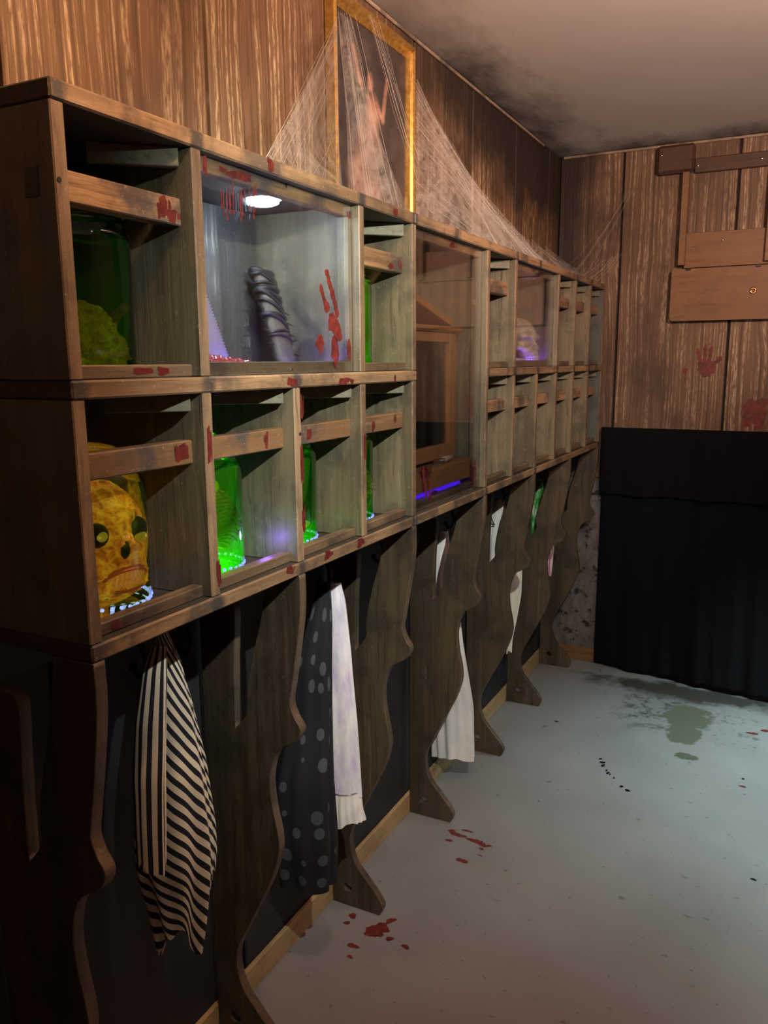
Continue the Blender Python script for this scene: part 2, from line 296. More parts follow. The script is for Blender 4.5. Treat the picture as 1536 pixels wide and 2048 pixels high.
def tube(pts, r, seg=8, closed=False):
    pts = [np.array(p, float) for p in pts]; n = len(pts); V = []; F = []
    rr = r if isinstance(r, (list, tuple)) else [r] * n
    for i, p in enumerate(pts):
        t = (pts[(i + 1) % n] if (closed or i < n - 1) else p) - (pts[i - 1] if (closed or i > 0) else p); t /= np.linalg.norm(t) + 1e-12
        a = np.cross(t, (0, 0, 1)); 
        if np.linalg.norm(a) < .2: a = np.cross(t, (1, 0, 0))
        a /= np.linalg.norm(a); c = np.cross(t, a)
        for k in range(seg): q = 2 * math.pi * k / seg; V.append(p + rr[i] * (a * math.cos(q) + c * math.sin(q)))
    for i in range(n if closed else n - 1):
        j = (i + 1) % n
        for k in range(seg): k2 = (k + 1) % seg; F.append((i * seg + k, i * seg + k2, j * seg + k2, j * seg + k))
    if not closed: F.append(tuple(range(seg))[::-1]); F.append(tuple((n - 1) * seg + k for k in range(seg)))
    return V, F
def merge(parts):
    V = []; F = []
    for v, f in parts:
        o = len(V); V += list(v); F += [tuple(i + o for i in q) for q in f]
    return V, F
def sphere(c, r, n=16, m=10):
    r = (r, r, r) if isinstance(r, (int, float)) else r
    V = []; F = []
    for i in range(m + 1):
        t = math.pi * i / m
        for k in range(n): a = 2 * math.pi * k / n; V.append((c[0] + r[0] * math.sin(t) * math.cos(a), c[1] + r[1] * math.sin(t) * math.sin(a), c[2] + r[2] * math.cos(t)))
    for i in range(m):
        for k in range(n): k2 = (k + 1) % n; F.append((i * n + k, (i + 1) * n + k, (i + 1) * n + k2, i * n + k2))
    return V, F
def splat(c, U, Vv, blobs, seed=0, off=.0006, ex=1.):
    """flat irregular stain: blobs (du,dv,ru,rv) in metres on the plane c+U*du+V*dv"""
    c = np.array(c, float); U = np.array(U, float); Vv = np.array(Vv, float); N = np.cross(U, Vv); r = random.Random(seed); parts = []
    for i, (du, dv, ru, rv) in enumerate(blobs):
        ph = [r.uniform(0, 6.28) for _ in range(3)]; n = 26; P = []
        for k in range(n):
            a = 2 * math.pi * k / n; q = 1 + .16 * math.sin(2 * a + ph[0]) + .12 * math.sin(3 * a + ph[1]) + .10 * math.sin(7 * a + ph[2])
            ca, sa = math.cos(a), math.sin(a); P.append(c + U * (du + ru * q * math.copysign(abs(ca) ** ex, ca)) + Vv * (dv + rv * q * math.copysign(abs(sa) ** ex, sa)) + N * (off + i * .00004))
        parts.append((P, [tuple(range(n))]))
    return merge(parts)
# surface nets for organic shapes
def nets(f, lo, hi, h):
    lo = np.array(lo, float); hi = np.array(hi, float); n = np.ceil((hi - lo) / h).astype(int) + 1
    ax = [lo[i] + h * np.arange(n[i]) for i in range(3)]
    X, Y, Z = np.meshgrid(*ax, indexing='ij'); v = f(X, Y, Z); s = v < 0
    acc = np.zeros(tuple(n - 1) + (3,)); cnt = np.zeros(tuple(n - 1)); m = n - 1
    cs = [(i, j, k) for i in (0, 1) for j in (0, 1) for k in (0, 1)]
    def sl(c): return tuple(slice(c[i], c[i] + m[i]) for i in range(3))
    for c in cs:
        for d in range(3):
            if c[d]: continue
            e = list(c); e[d] = 1; e = tuple(e); A, B = v[sl(c)], v[sl(e)]; cr = (A < 0) != (B < 0)
            t = np.where(cr, A / np.where(cr, A - B, 1), 0)
            for q in range(3): acc[..., q] += np.where(cr, c[q] + (t if q == d else 0), 0)
            cnt += cr
    ins = cnt > 0; idx = -np.ones(cnt.shape, int); idx[ins] = np.arange(ins.sum())
    I = np.argwhere(ins); Vt = lo + h * (I + acc[ins] / cnt[ins][:, None]); F = []
    for d in range(3):
        a, c2 = (d + 1) % 3, (d + 2) % 3
        s0 = [slice(None)] * 3; s1 = [slice(None)] * 3; s0[d] = slice(0, -1); s1[d] = slice(1, None)
        for pt in np.argwhere(s[tuple(s0)] != s[tuple(s1)]):
            if pt[a] == 0 or pt[c2] == 0 or pt[a] >= m[a] or pt[c2] >= m[c2]: continue
            q = []
            for da, dc in ((0, 0), (-1, 0), (-1, -1), (0, -1)):
                e = pt.copy(); e[a] += da; e[c2] += dc; q.append(idx[tuple(e)])
            F.append(q if s[tuple(pt)] else q[::-1])
    return Vt, F
def ell(X, Y, Z, c, r): return (np.sqrt(((X - c[0]) / r[0]) ** 2 + ((Y - c[1]) / r[1]) ** 2 + ((Z - c[2]) / r[2]) ** 2) - 1) * min(r)
def cap(X, Y, Z, a, c, r):
    a = np.array(a, float); d = np.array(c, float) - a; t = np.clip(((X - a[0]) * d[0] + (Y - a[1]) * d[1] + (Z - a[2]) * d[2]) / (d @ d), 0, 1)
    return np.sqrt((X - a[0] - t * d[0]) ** 2 + (Y - a[1] - t * d[1]) ** 2 + (Z - a[2] - t * d[2]) ** 2) - r
def smin(a, c, k): h = np.clip(.5 + .5 * (c - a) / k, 0, 1); return c * (1 - h) + a * h - k * h * (1 - h)
def ssub(a, c, k): return -smin(-a, c, k)
def place(V, loc, rot): c, s = math.cos(rot), math.sin(rot); return [(loc[0] + c * v[0] - s * v[1], loc[1] + s * v[0] + c * v[1], loc[2] + v[2]) for v in V]

# ------------------------------------------------------------------ structure
def struct(name, lo, hi, mat, label, cat):
    o = box(name, lo, hi, mat, None, 0); tag(o, label, cat, kind='structure'); return o
flo = struct('floor', (-.05, Y0, -.05), (XR, YL + .05, 0), 'floor_paint', 'pale grey painted floor with scuffs, worn patches and red prints', 'floor')
cei = struct('ceiling', (-.05, Y0, ZC), (XR, YL + .05, ZC + .05), 'ceiling_paint', 'off-white ceiling blackened with mould along its edges', 'ceiling')
wl = struct('wall_left', (-.06, Y0, 0), (-.014, YL + .05, ZC), 'gap_black', 'long wall of wide weathered planks behind the cubby shelf', 'wall')
wf = struct('wall_far', (-.014, YL + .014, 0), (XR, YL + .06, ZC), 'gap_black', 'end wall of weathered planks above the black cloth', 'wall')
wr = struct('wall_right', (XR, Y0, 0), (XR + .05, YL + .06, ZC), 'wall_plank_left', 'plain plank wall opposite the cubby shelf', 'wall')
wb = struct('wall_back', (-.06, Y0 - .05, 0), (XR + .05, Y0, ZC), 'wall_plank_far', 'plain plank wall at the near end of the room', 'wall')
PW = .512
ys = [-1.9] + [.66 + PW * k for k in range(-4, 7) if -1.7 < .66 + PW * k < YL - .05] + [YL]
for i in range(len(ys) - 1):
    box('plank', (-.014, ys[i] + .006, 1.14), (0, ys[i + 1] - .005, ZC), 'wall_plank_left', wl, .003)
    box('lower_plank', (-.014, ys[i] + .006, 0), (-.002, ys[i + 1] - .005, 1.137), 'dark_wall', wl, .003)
xs = [0] + [.312 + .517 * k for k in range(4)] + [XR]
for i in range(len(xs) - 1):
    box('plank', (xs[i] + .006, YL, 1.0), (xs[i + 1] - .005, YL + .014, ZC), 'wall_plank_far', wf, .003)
    box('lower_plank', (xs[i] + .006, YL, 0), (xs[i + 1] - .005, YL + .014, .997), 'scuffed_low_wall', wf, .003)
bb = box('baseboard_left', (-.001, Y0 + .01, .0005), (.012, YL - .014, .073), 'baseboard_wood', None, .002); tag(bb, 'light wooden baseboard under the coats along the shelf wall', 'baseboard', kind='structure')
bf = box('baseboard_far', (-.0, YL - .013, .0005), (XR - .01, YL - .0005, .073), 'brown_board', None, .002); tag(bf, 'short light baseboard at the foot of the end wall', 'baseboard', kind='structure')
tr = box('trim_1', (.0005, 1.0, ZC - .016), (.008, YL - .3, ZC - .006), 'trim_paint', None, .002); tag(tr, 'thin pale trim strip between plank wall and ceiling', 'trim', kind='structure')
tr = box('trim_2', (.02, YL - .012, ZC - .014), (XR - .05, YL - .0005, ZC - .003), 'trim_paint', None, .002); tag(tr, 'thin pale trim strip above the end wall', 'trim', kind='structure')

# ------------------------------------------------------------------ cubby shelf
sh = thing('cubby_shelf', (D / 2, 6 * W, 0), 'long weathered wooden cubby shelf on curved board legs', 'shelf')
e = T / 2
for i0, i1 in ((0, 4), (4, 6), (6, 12)):
    y0 = b(i0) - (e if i0 == 0 else 0); y1 = b(i1) + (e if i1 == 12 else 0); jit = .0015 * (i0 == 4)
    box('top_board', (.001, y0, ZT - TB), (D + jit, y1, ZT), 'board_dark', sh, .003, 'edge_horizontal')
    box('bottom_board', (.001, y0, ZB - TB), (D + jit, y1, ZB), 'board_dark', sh, .003, 'edge_horizontal')
    if i0 != 4: box('middle_board', (.001, y0, ZM - TB), (D, y1 + (e if i1 == 4 else 0), ZM) if i0 == 0 else (D, y1, ZM), 'board_dark', sh, .003, 'edge_horizontal')
box_cache = {}
def divider(i, z0, z1, mat='divider_face'):
    key = (round(z0, 4), round(z1, 4), mat)
    if key not in box_cache: box_cache[key] = box('divider', (.002, -e, z0), (D - .002, e, z1), mat, sh, .002, 'edge_vertical'); o = box_cache[key]; o.location.y = b(i)
    else:
        o = link('divider', box_cache[key].data, sh); o.location.y = b(i)
    return o
LOW = (ZB, ZM - TB); HIGH = (ZM, ZT - TB); TALL = (ZB, ZT - TB)
for i in (1, 2, 3, 7, 8, 9, 10, 11): divider(i, *LOW)
for i in (1, 3, 7, 9, 10, 11): divider(i, *HIGH)
divider(4, ZB, ZM - TB); divider(4, ZM, ZT - TB); divider(6, *TALL)
for z0, z1 in (LOW, HIGH):
    o = divider(0, z0, z1, 'side_face'); o.name = 'side_panel'; o = divider(12, z0, z1, 'side_face'); o.name = 'side_panel'
RX0, RX1 = .222, .251
cells = [(i, 0) for i in (0, 1, 2, 3, 6, 7, 8, 9, 10, 11)] + [(i, 1) for i in (0, 3, 6, 9, 10, 11)]
rail_me = {}
def part_copy(name, key, lo, hi, mat, i, bev=.002, **kw):
    if key not in rail_me: o = box(name, lo, hi, mat, sh, bev, **kw); rail_me[key] = o.data
    else: o = link(name, rail_me[key], sh)
    o.location.y = b(i); return o
for i, row in cells:
    zr = 1.433 if row == 0 else 1.8145; zb = ZB if row == 0 else ZM; zt = ZM - TB if row == 0 else ZT - TB
    part_copy('guard_rail', ('r', row), (RX0, e + .0003, zr), (RX1, W - e - .0003, zr + (.0395 if row == 0 else .042)), 'rail_wood', i)
    part_copy('toe_lip', ('l', row), (.236, e + .0003, zb), (.259, W - e - .0003, zb + .0205), 'lip_wood', i)
    key = ('c', row)
    c0 = (.205, W - e - .052, zt - .015)
    part_copy('cleat', key, (c0[0] - .068, c0[1] - .008, zt - .030), (c0[0] + .068, c0[1] + .008, zt - .0003), 'cleat_wood', i, .0015, rotz=math.radians(43))
for i, row in ((0, 0), (0, 1), (3, 1)):
    zr = 1.433 if row == 0 else 1.8145
    box('tenon', (RX0, b(i) - e - .0012, zr + .001), (RX1 - .003, b(i) - e + .001, zr + .038), 'board_dark' if i == 0 and row else 'side_face', sh, .0005)
# glazing battens
def battens(i0, i1, z0, z1):
    y0, y1 = b(i0) + e, b(i1) - e
    box('lower_batten', (.232, y0, z0), (.257, y1, z0 + .024), 'lip_wood', sh, .0015)
    box('upper_batten', (.232, y0, z1 - .024), (.257, y1, z1), 'rail_wood', sh, .0015)
    box('side_batten', (.230, y1 - .016, z0 + .024), (.257, y1, z1 - .024), 'divider_face', sh, .0015, 'edge_vertical')
battens(1, 3, ZM, ZT - TB); battens(7, 9, ZM, ZT - TB); battens(4, 6, ZB, ZT - TB)
# back boards inside the cubbies
for i in range(0, 12):
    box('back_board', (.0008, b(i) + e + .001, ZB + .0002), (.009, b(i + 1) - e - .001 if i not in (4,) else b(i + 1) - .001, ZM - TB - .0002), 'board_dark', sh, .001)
for i in range(0, 12):
    box('back_board', (.0008, b(i) + (e if i not in (2, 5, 8) else 0) + .001, ZM + .0002), (.009, b(i + 1) - (e if i not in (1, 4, 7) else 0) - .001, ZT - TB - .0002), 'cubby_back', sh, .001)
# legs
def crom(P, n=5):
    P = [np.array(p, float) for p in P]; out = []
    for i in range(len(P) - 1):
        p0 = P[max(i - 1, 0)]; p1 = P[i]; p2 = P[i + 1]; p3 = P[min(i + 2, len(P) - 1)]
        for k in range(n): t = k / n; out.append(.5 * (2 * p1 + (p2 - p0) * t + (2 * p0 - 5 * p1 + 4 * p2 - p3) * t * t + (3 * p1 - p0 - 3 * p2 + p3) * t ** 3))
    return out + [P[-1]]
ztop = ZB - TB - .0003
front = crom([(.170, .0005), (.181, .03), (.165, .06), (.130, .10), (.092, .145), (.076, .20), (.080, .25), (.108, .31), (.148, .39), (.186, .47), (.206, .535), (.205, .58), (.193, .64), (.188, .70), (.198, .75), (.217, .782), (.257, .808), (.271, .838), (.256, .864), (.246, .893), (.251, .925), (.266, 1.01), (.279, 1.10), (.2795, ztop)])
slot = crom([(.197, ztop), (.179, 1.07), (.158, 1.0), (.141, .93), (.135, .885), (.134, .85), (.101, .808)]) + crom([(.101, .808), (.104, .95), (.111, 1.06), (.107, 1.088), (.095, 1.098)])[1:]
outline = [(.014, .0005)] + [tuple(q) for q in front] + [tuple(q) for q in slot] + [(.024, 1.098), (.014, 1.09)]
def hole(cx, cz, rx, rz, n=20): return [(cx + rx * math.cos(2 * math.pi * k / n), cz + rz * math.sin(2 * math.pi * k / n)) for k in range(n)]
def leg_mesh(holes):
    cu = bpy.data.curves.new('leg', 'CURVE'); cu.dimensions = '2D'; cu.fill_mode = 'BOTH'; cu.extrude = .0095; cu.bevel_depth = .002; cu.offset = -.002
    for pts in [outline] + holes:
        sp = cu.splines.new('POLY'); sp.points.add(len(pts) - 1); sp.use_cyclic_u = True
        for q, (x, z) in zip(sp.points, pts): q.co = (x, z, 0, 1)
    o = bpy.data.objects.new('tmp', cu); COL.objects.link(o); dg = bpy.context.evaluated_depsgraph_get()
    me = bpy.data.meshes.new_from_object(o.evaluated_get(dg)); bpy.data.objects.remove(o)
    bm = bmesh.new(); bm.from_mesh(me)
    for v in bm.verts: v.co = Vector((v.co.x, v.co.z, v.co.y))
    bmesh.ops.remove_doubles(bm, verts=bm.verts[:], dist=1e-5); bmesh.ops.recalc_face_normals(bm, faces=bm.faces[:])
    me.materials.clear(); me.materials.append(M['leg_wood']); me.materials.append(M['leg_edge'])
    for f in bm.faces: f.material_index = 0 if abs(f.normal.y) > .8 else 1
    bm.to_mesh(me); bm.free(); return me
lm = leg_mesh([hole(.064, .060, .014, .013)]); lm3 = leg_mesh([hole(.064, .060, .014, .013), hole(.078, .545, .007, .026)])
for i in range(0, 13, 2):
    o = link('leg', lm3 if i == 6 else lm, sh); o.location.y = b(i)
# hook rail and hooks
hook_me = None
for i in range(0, 12, 2):
    box('hook_rail', (.0005, b(i) + .013, 1.085), (.016, b(i + 2) - .013, 1.160), 'board_dark', sh, .002)
    for q in (.16, .27, .40):
        if hook_me is None:
            P = [(.016, 0, 1.13), (.05, 0, 1.125), (.085, 0, 1.10), (.105, 0, 1.06), (.100, 0, 1.03), (.085, 0, 1.022), (.075, 0, 1.035)]
            V, F = tube(crom([(p[0], p[1], p[2]) for p in P], 4), .0055, 8); V2, F2 = merge([(V, F), sphere((.018, 0, 1.13), (.005, .016, .02), 12, 8), sphere((.074, 0, 1.037), .009, 12, 8)])
            hook_me = mesh('coat_hook', V2, F2, 'dark_metal', smooth=True)
        o = link('coat_hook', hook_me, sh); o.location.y = b(i) + q
# blood smears on the front edges, rails and lips
def smear(u, v, X, ru, rv, seed, n=3, parent=None, mat='blood', name='blood_smear', label=None):
    c = pX(u, v, X); r = random.Random(seed)
    bl = [(0, 0, ru * .8, rv * .92)] + [(r.uniform(-1.3, 1.3) * ru, r.uniform(-.2, .2) * rv, ru * r.uniform(.1, .3), rv * r.uniform(.4, .8)) for _ in range(n)]
    V, F = splat(c, (0, 1, 0), (0, 0, 1), bl, seed, .0006, .6); return link(name, mesh(name, V, F, mat), parent if parent is not None else sh)
for k, (u, v, X, ru, rv) in enumerate([(365, 905, RX1, .016, .016), (541, 330, D, .012, .011), (792, 425, D, .011, .010), (325, 415, RX1, .013, .017), (345, 432, RX1, .012, .010),
        (418, 890, D - .002, .006, .030), (437, 1145, D - .002, .006, .022), (604, 930, D - .002, .006, .045), (608, 1040, D - .002, .006, .03), (730, 895, D - .002, .006, .035), (655, 1110, D, .016, .010), (720, 1085, D, .018, .010), (580, 1140, D, .014, .009),
        (533, 880, RX1, .006, .017), (618, 868, RX1, .009, .013), (746, 852, RX1, .008, .012), (790, 838, RX1, .007, .010), (285, 742, .259, .022, .006), (325, 742, .259, .016, .006), (688, 762, D, .03, .007), (585, 764, D, .02, .008), (790, 758, D, .004, .011), (800, 530, RX1, .010, .012), (782, 532, RX1, .012, .008),
        (905, 490, .257, .022, .009), (1068, 538, .257, .02, .008), (232, 1250, .259, .012, .007), (480, 352, .257, .04, .008), (700, 430, .257, .01, .008), (945, 950, .2575, .010, .03), (603, 815, D - .002, .005, .025), (410, 330, D - .002, .005, .018), (1105, 712, .2575, .014, .012)]):
    smear(u, v, X, ru, rv, 100 + k)
for u, v, X in ((118, 359, D - .002), (600, 868, D - .002), (583, 739, .257), (572, 372, .257)):
    V, F = lathe([(.0035, 0), (.0035, .001)], (0, 0, 0), 12); c = pX(u, v, X); V = [(c[0] + q[2], c[1] + q[0], c[2] + q[1]) for q in V]
    link('screw', mesh('screw', V, F, 'metal' if u == 583 else 'gap_black'), sh)

# ------------------------------------------------------------------ glass panes
def pane(i0, i1, z0, z1, label):
    o = box('glass_pane', (.2574, b(i0) + e + .001, z0 + .002), (.2606, b(i1) - e - .001, z1 - .002), 'pane_glass', sh, .0004); o['label'] = label; return o
p1 = pane(1, 3, ZM, ZT - TB, 'clear pane with red drips and a bloody handprint over the lit cubby')
p2 = pane(4, 6, ZB, ZT - TB, 'tall clear pane over the two-storey cubby with the wooden case')
p3 = pane(7, 9, ZM, ZT - TB, 'clear pane over the cubby with the skull')
r = random.Random(3); bl = []; c = pX(565, 350, .2607)
for k in range(14):
    q = pX(r.uniform(440, 520), 350 + r.uniform(0, 20), .2607) - c; ln = r.uniform(.015, .055); bl += [(q[1], q[2] - ln / 2 - .01, .0016, ln / 2), (q[1], q[2] - ln - .01, .0028, .004)]
V, F = splat(c, (0, 1, 0), (0, 0, 1), bl, 5, .0003); link('blood_drips', mesh('blood_drips', V, F, 'blood'), p1)
P = lambda x, y: pX(380 + x * .3125, 280 + y * .3125, .2607)
bl = []; c = P(930, 1100)
def strip(pts, w):
    out = []
    for (x0, y0), (x1, y1) in zip(pts, pts[1:]):
        for t in np.linspace(0, 1, 5): q = P(x0 + (x1 - x0) * t, y0 + (y1 - y0) * t) - c; out.append((q[1], q[2], w * r.uniform(.75, 1.2), w * 1.3))
    return out
bl += strip([(875, 850), (895, 930), (920, 1020), (940, 1110)], .007) + strip([(835, 945), (850, 1000), (870, 1080)], .0055) + strip([(905, 1160), (930, 1200), (945, 1235)], .014) + strip([(860, 1050), (875, 1075)], .008)
V, F = splat(c, (0, 1, 0), (0, 0, 1), bl, 8, .0003); link('blood_handprint', mesh('blood_handprint', V, F, 'dry_blood'), p1)
for sp_, w_ in (([(830, 1290), (832, 1310)], .012), ([(925, 1290), (930, 1390)], .014), ([(1015, 1300), (1020, 1380)], .008)):
    V, F = splat(c, (0, 1, 0), (0, 0, 1), strip(sp_, w_), 18, .0003); link('blood_spot', mesh('blood_spot', V, F, 'dry_blood'), p1)
for pts in ([(858, 960), (860, 995)], [(950, 925), (953, 990)], [(846, 940), (852, 990)], [(1060, 0), (0, 0)]):
    if pts[0][0] == 1060: continue
    c = pX(pts[0][0], pts[0][1], .2607); q = pX(pts[1][0], pts[1][1], .2607) - c
    V, F = splat(c, (0, 1, 0), (0, 0, 1), [(q[1] * t, q[2] * t, .005 + .003 * r.random(), .012) for t in np.linspace(0, 1, 6)], pts[0][0], .0003); link('blood_streak', mesh('blood_streak', V, F, 'blood'), p2)

# ------------------------------------------------------------------ jars
def jar(i, row, r, h, liq, label, spec, fill=.9, glow=.1, led=True, dy=0.):
    zb = (ZB if row == 0 else ZM) + .0005; c = (.218 - r, b(i) + W / 2 + dy, zb); t = thing('specimen_jar', c, label, 'jar', 'glowing specimen jars in the cubbies')
    prof = [(.0, .0), (r * .93, 0), (r, .008), (r, h * .90), (r * .985, h * .94), (r * .90, h * .975), (r * .82, h)]
    V, F = lathe(prof, c, 56, False); link('jar_glass', mesh('jar_glass', V, F, 'jar_glass', smooth=True), t)
    lp = [(r * .86, h), (r * .88, h + .006), (r * .86, h + .012), (r * .72, h + .03), (r * .45, h + .043), (r * .2, h + .049), (.0, h + .051)]
    if row == 1: lp = lp[:3] + [(0, h + .014)]
    V, F = lathe(lp, c, 40, False); link('lid', mesh('lid', V, F, 'jar_glass' if row == 0 else 'clock_glass', smooth=True), t)
    V, F = lathe([(r * .9, .004), (r * .972, .012), (r * .972, h * fill)], c, 48); link('liquid', mesh('liquid', V, F, liq, smooth=False), t)
    if led:
        parts = []; n = 34
        for k in range(n): a = 2 * math.pi * k / n; parts.append(sphere((c[0] + r * .985 * math.cos(a), c[1] + r * .985 * math.sin(a), zb + .012 + .002 * random.random()), (.0035, .0035, .0030), 6, 4))
        V, F = merge(parts); link('led_ring', mesh('led_ring', V, F, 'uv_blue'), t)
    spec(t, c, r, h)
    if glow: light('jar_glow_fill', 'POINT', (c[0] + r * .45, c[1] - r * .3, zb + .022), glow, (.25, 1, .08), .012)  # green point light added inside the jar, stands in for the liquid's fluorescence
    return t
FACE = math.atan2(CAM[1] - .14, CAM[0] - .14) - math.pi / 2 + math.radians(36)
def zombie(t, c, r, h):
    R = r * .965; H = h * .47
    def f(X, Y, Z):
        d = ell(X, Y, Z, (0, 0, 0), (R, R, H * 1.02)); d = smin(d, ell(X, Y, Z, (0, .02, -.055), (R * .75, R * .66, .035)), .02)
        d = np.maximum(d, np.sqrt(X * X + Y * Y) - R)
        d = smin(d, cap(X, Y, Z, (-.026, .070, .050), (.026, .070, .050), .008), .015); d = smin(d, ell(X, Y, Z, (0, .062, -.050), (.045, .020, .024)), .015); d = np.maximum(d, np.sqrt(X * X + Y * Y) - R)
        for s in (-1, 1): d = ssub(d, ell(X, Y, Z, (s * .038, .070, .026), (.026, .034, .024)), .008)
        d = smin(d, cap(X, Y, Z, (0, .066, .03), (0, .074, .004), .009), .012)
        d = ssub(d, np.maximum(ell(X, Y, Z, (0, .082, -.004), (.013, .022, .017)), -.03 + 0 * X), .004)
        for s in (-1, 1): d = ssub(d, ell(X, Y, Z, (s * .062, .045, -.022), (.012, .02, .02)), .012)
        d = ssub(d, ell(X, Y, Z, (0, .084, -.050), (.040, .024, .011)), .006)
        d = ssub(d, ell(X, Y, Z, (.015, .072, .072), (.014, .012, .014)), .006)
        d += .0022 * np.sin(X * 330 + 2 * np.sin(Z * 210)) * np.sin(Z * 260 + 3 * np.sin(X * 170)) * np.sin(Y * 190 + 1)
        return d
    V, F = nets(f, (-.085, -.085, -.12), (.085, .1, .12), .0030); zc = c[2] + h * .48
    hd = link('zombie_head', mesh('zombie_head', place(V, (c[0], c[1], zc), FACE), F, 'zombie_skin', smooth=True), t)
    for s in (-1, 1):
        V, F = sphere((s * .038, .052, .024), (.021, .018, .020), 16, 10); link('eye_socket', mesh('eye_socket', place(V, (c[0], c[1], zc), FACE), F, 'socket_green', smooth=True), hd)
        V, F = sphere((s * .038, .064, .018 + .006 * s), (.0115, .008, .0095), 16, 10); link('eyeball', mesh('eyeball', place(V, (c[0], c[1], zc), FACE), F, 'eye_yellow', smooth=True), hd)
    V, F = sphere((0, .066, -.004), (.012, .012, .016), 14, 8); link('nose_hole', mesh('nose_hole', place(V, (c[0], c[1], zc), FACE), F, 'socket_green', smooth=True), hd)
    for z, n, w in ((-.045, 9, .0072), (-.0565, 8, .0066)):
        for k in range(n):
            u = (k - (n - 1) / 2) * w * 1.15; V, F = sphere((u, .0772 - u * u * 7.5, z), (w * .52, .0042, .0082), 8, 6); link('tooth', mesh('tooth', place(V, (c[0], c[1], zc), FACE), F, 'tooth_orange', smooth=True), hd)
    lp = crom([(-.042, .062, -.048), (-.024, .0735, -.036), (0, .078, -.033), (.024, .0735, -.036), (.042, .062, -.048)], 4); V, F = tube(lp, .0055, 8); link('upper_lip', mesh('upper_lip', place(V, (c[0], c[1], zc), FACE), F, 'lip_orange', smooth=True), hd)
    lp = crom([(-.042, .062, -.052), (-.024, .0725, -.066), (0, .076, -.069), (.024, .0725, -.066), (.042, .062, -.052)], 4); V, F = tube(lp, .0042, 8); link('lower_lip', mesh('lower_lip', place(V, (c[0], c[1], zc), FACE), F, 'lip_orange', smooth=True), hd)
def brain(t, c, r, h):
    def f(X, Y, Z):
        d = ell(X, Y, Z, (0, 0, 0), (.058, .050, .050)); d = smin(d, ell(X, Y, Z, (.02, .01, -.03), (.045, .05, .03)), .02)
        return d + .005 * np.sin(X * 190 + 2 * np.sin(Z * 150)) * np.sin(Z * 170 + 2 * np.sin(Y * 140)) + .002 * np.sin(X * 420) * np.sin(Y * 400)
    V, F = nets(f, (-.07, -.066, -.068), (.076, .07, .062), .003); link('sponge', mesh('sponge', [(v[0] + c[0], v[1] + c[1] , v[2] + c[2] + .066) for v in V], F, 'sponge_yellow', smooth=True), t)
    V, F = tube(crom([(c[0] + .03, c[1] + .03, c[2] + .08), (c[0] + .062, c[1] + .03, c[2] + .105), (c[0] + .05, c[1] + .05, c[2] + .11)], 5), .008, 8); link('flesh_strip', mesh('flesh_strip', V, F, 'raw_red', smooth=True), t)
def ribs(t, c, r, h, mat='raw_red', seed=1):
    rr = random.Random(seed); parts = []; sp = crom([(c[0] + .02, c[1] - .02, c[2] + .045), (c[0] + .045, c[1] - .015, c[2] + .08), (c[0] + .04, c[1] - .018, c[2] + .12), (c[0] + .025, c[1] - .02, c[2] + .155)], 6)
    parts.append(tube(sp, .011, 8))
    for k in range(0, len(sp), 1):
        for s in (-1, 1):
            q = sp[k]; L = r * .72 * (.6 + .4 * math.sin(math.pi * k / len(sp))); parts.append(tube(crom([q, q + np.array((.012, s * L * .6, .004)), q + np.array((r * .35, s * L * .8, -.008 + .01 * rr.random()))], 4), [.0038] * 8 + [.0012], 6))
    V, F = merge(parts); link('rib_cage', mesh('rib_cage', V, F, mat, smooth=True), t)
    V, F = sphere((c[0] + .022, c[1], c[2] + .165), (.022, .018, .016), 14, 9); link('small_skull', mesh('small_skull', V, F, 'sponge_yellow', smooth=True), t)
def knobs(t, c, r, h):
    rr = random.Random(5); parts = []
    for k in range(26): a = rr.uniform(0, 6.28); q = r * rr.uniform(.35, .78); parts.append(sphere((c[0] + q * math.cos(a), c[1] + q * math.sin(a), c[2] + rr.uniform(.03, h * .72)), (rr.uniform(.007, .015),) * 2 + (rr.uniform(.012, .022),), 10, 7))
    V, F = merge(parts); link('yellow_pods', mesh('yellow_pods', V, F, 'yellow_knob', smooth=True), t)
    V, F = tube(crom([(c[0], c[1], c[2] + .02), (c[0] + .02, c[1] + .02, c[2] + .08), (c[0], c[1] + .01, c[2] + .15)], 5), .022, 10); link('pod_stalk', mesh('pod_stalk', V, F, 'socket_green', smooth=True), t)
def gills(t, c, r, h):
    parts = []
    for k in range(13): z = c[2] + .055 + k * .010; parts.append(tube(crom([(c[0] - .02, c[1] - r * .6, z - .01), (c[0] + r * .45, c[1] - r * .2, z), (c[0] + r * .55, c[1] + r * .4, z + .012)], 4), .0042, 6))
    parts.append(tube(crom([(c[0] + .01, c[1] - .02, c[2] + .045), (c[0] + .02, c[1] - .01, c[2] + .11), (c[0], c[1], c[2] + .19)], 4), .016, 8)); V, F = merge(parts); link('gill_fins', mesh('gill_fins', V, F, 'raw_red', smooth=True), t)
    V, F = sphere((c[0], c[1], c[2] + .040), (r * .8, r * .8, .010), 20, 8); link('yellow_sediment', mesh('yellow_sediment', V, F, 'yellow_knob', smooth=True), t)
jar(0, 0, .083, .222, 'liquid_olive', 'jar holding an orange zombie head with bared teeth', zombie, .90, .05, dy=.010)
jar(0, 1, .083, .236, 'liquid_dark_green', 'large dark green jar with a yellow sponge-like lump in the top corner cubby', brain, .88, .012, led=False, dy=.008)
jar(1, 0, .080, .222, 'liquid_bright_green', 'brightest green jar with a dark ribbed creature and violet glow beside it', lambda t, c, r, h: ribs(t, c, r, h), .93, .30)
jar(2, 0, .082, .222, 'liquid_mid_green', 'green jar with red gill fins above a yellow sediment', gills, .86, .14)
jar(3, 0, .080, .222, 'liquid_deep_green', 'dim green jar half hidden in the last low cubby before the tall pane', lambda t, c, r, h: ribs(t, c, r, h, 'sponge_yellow', 4), .93, .05)
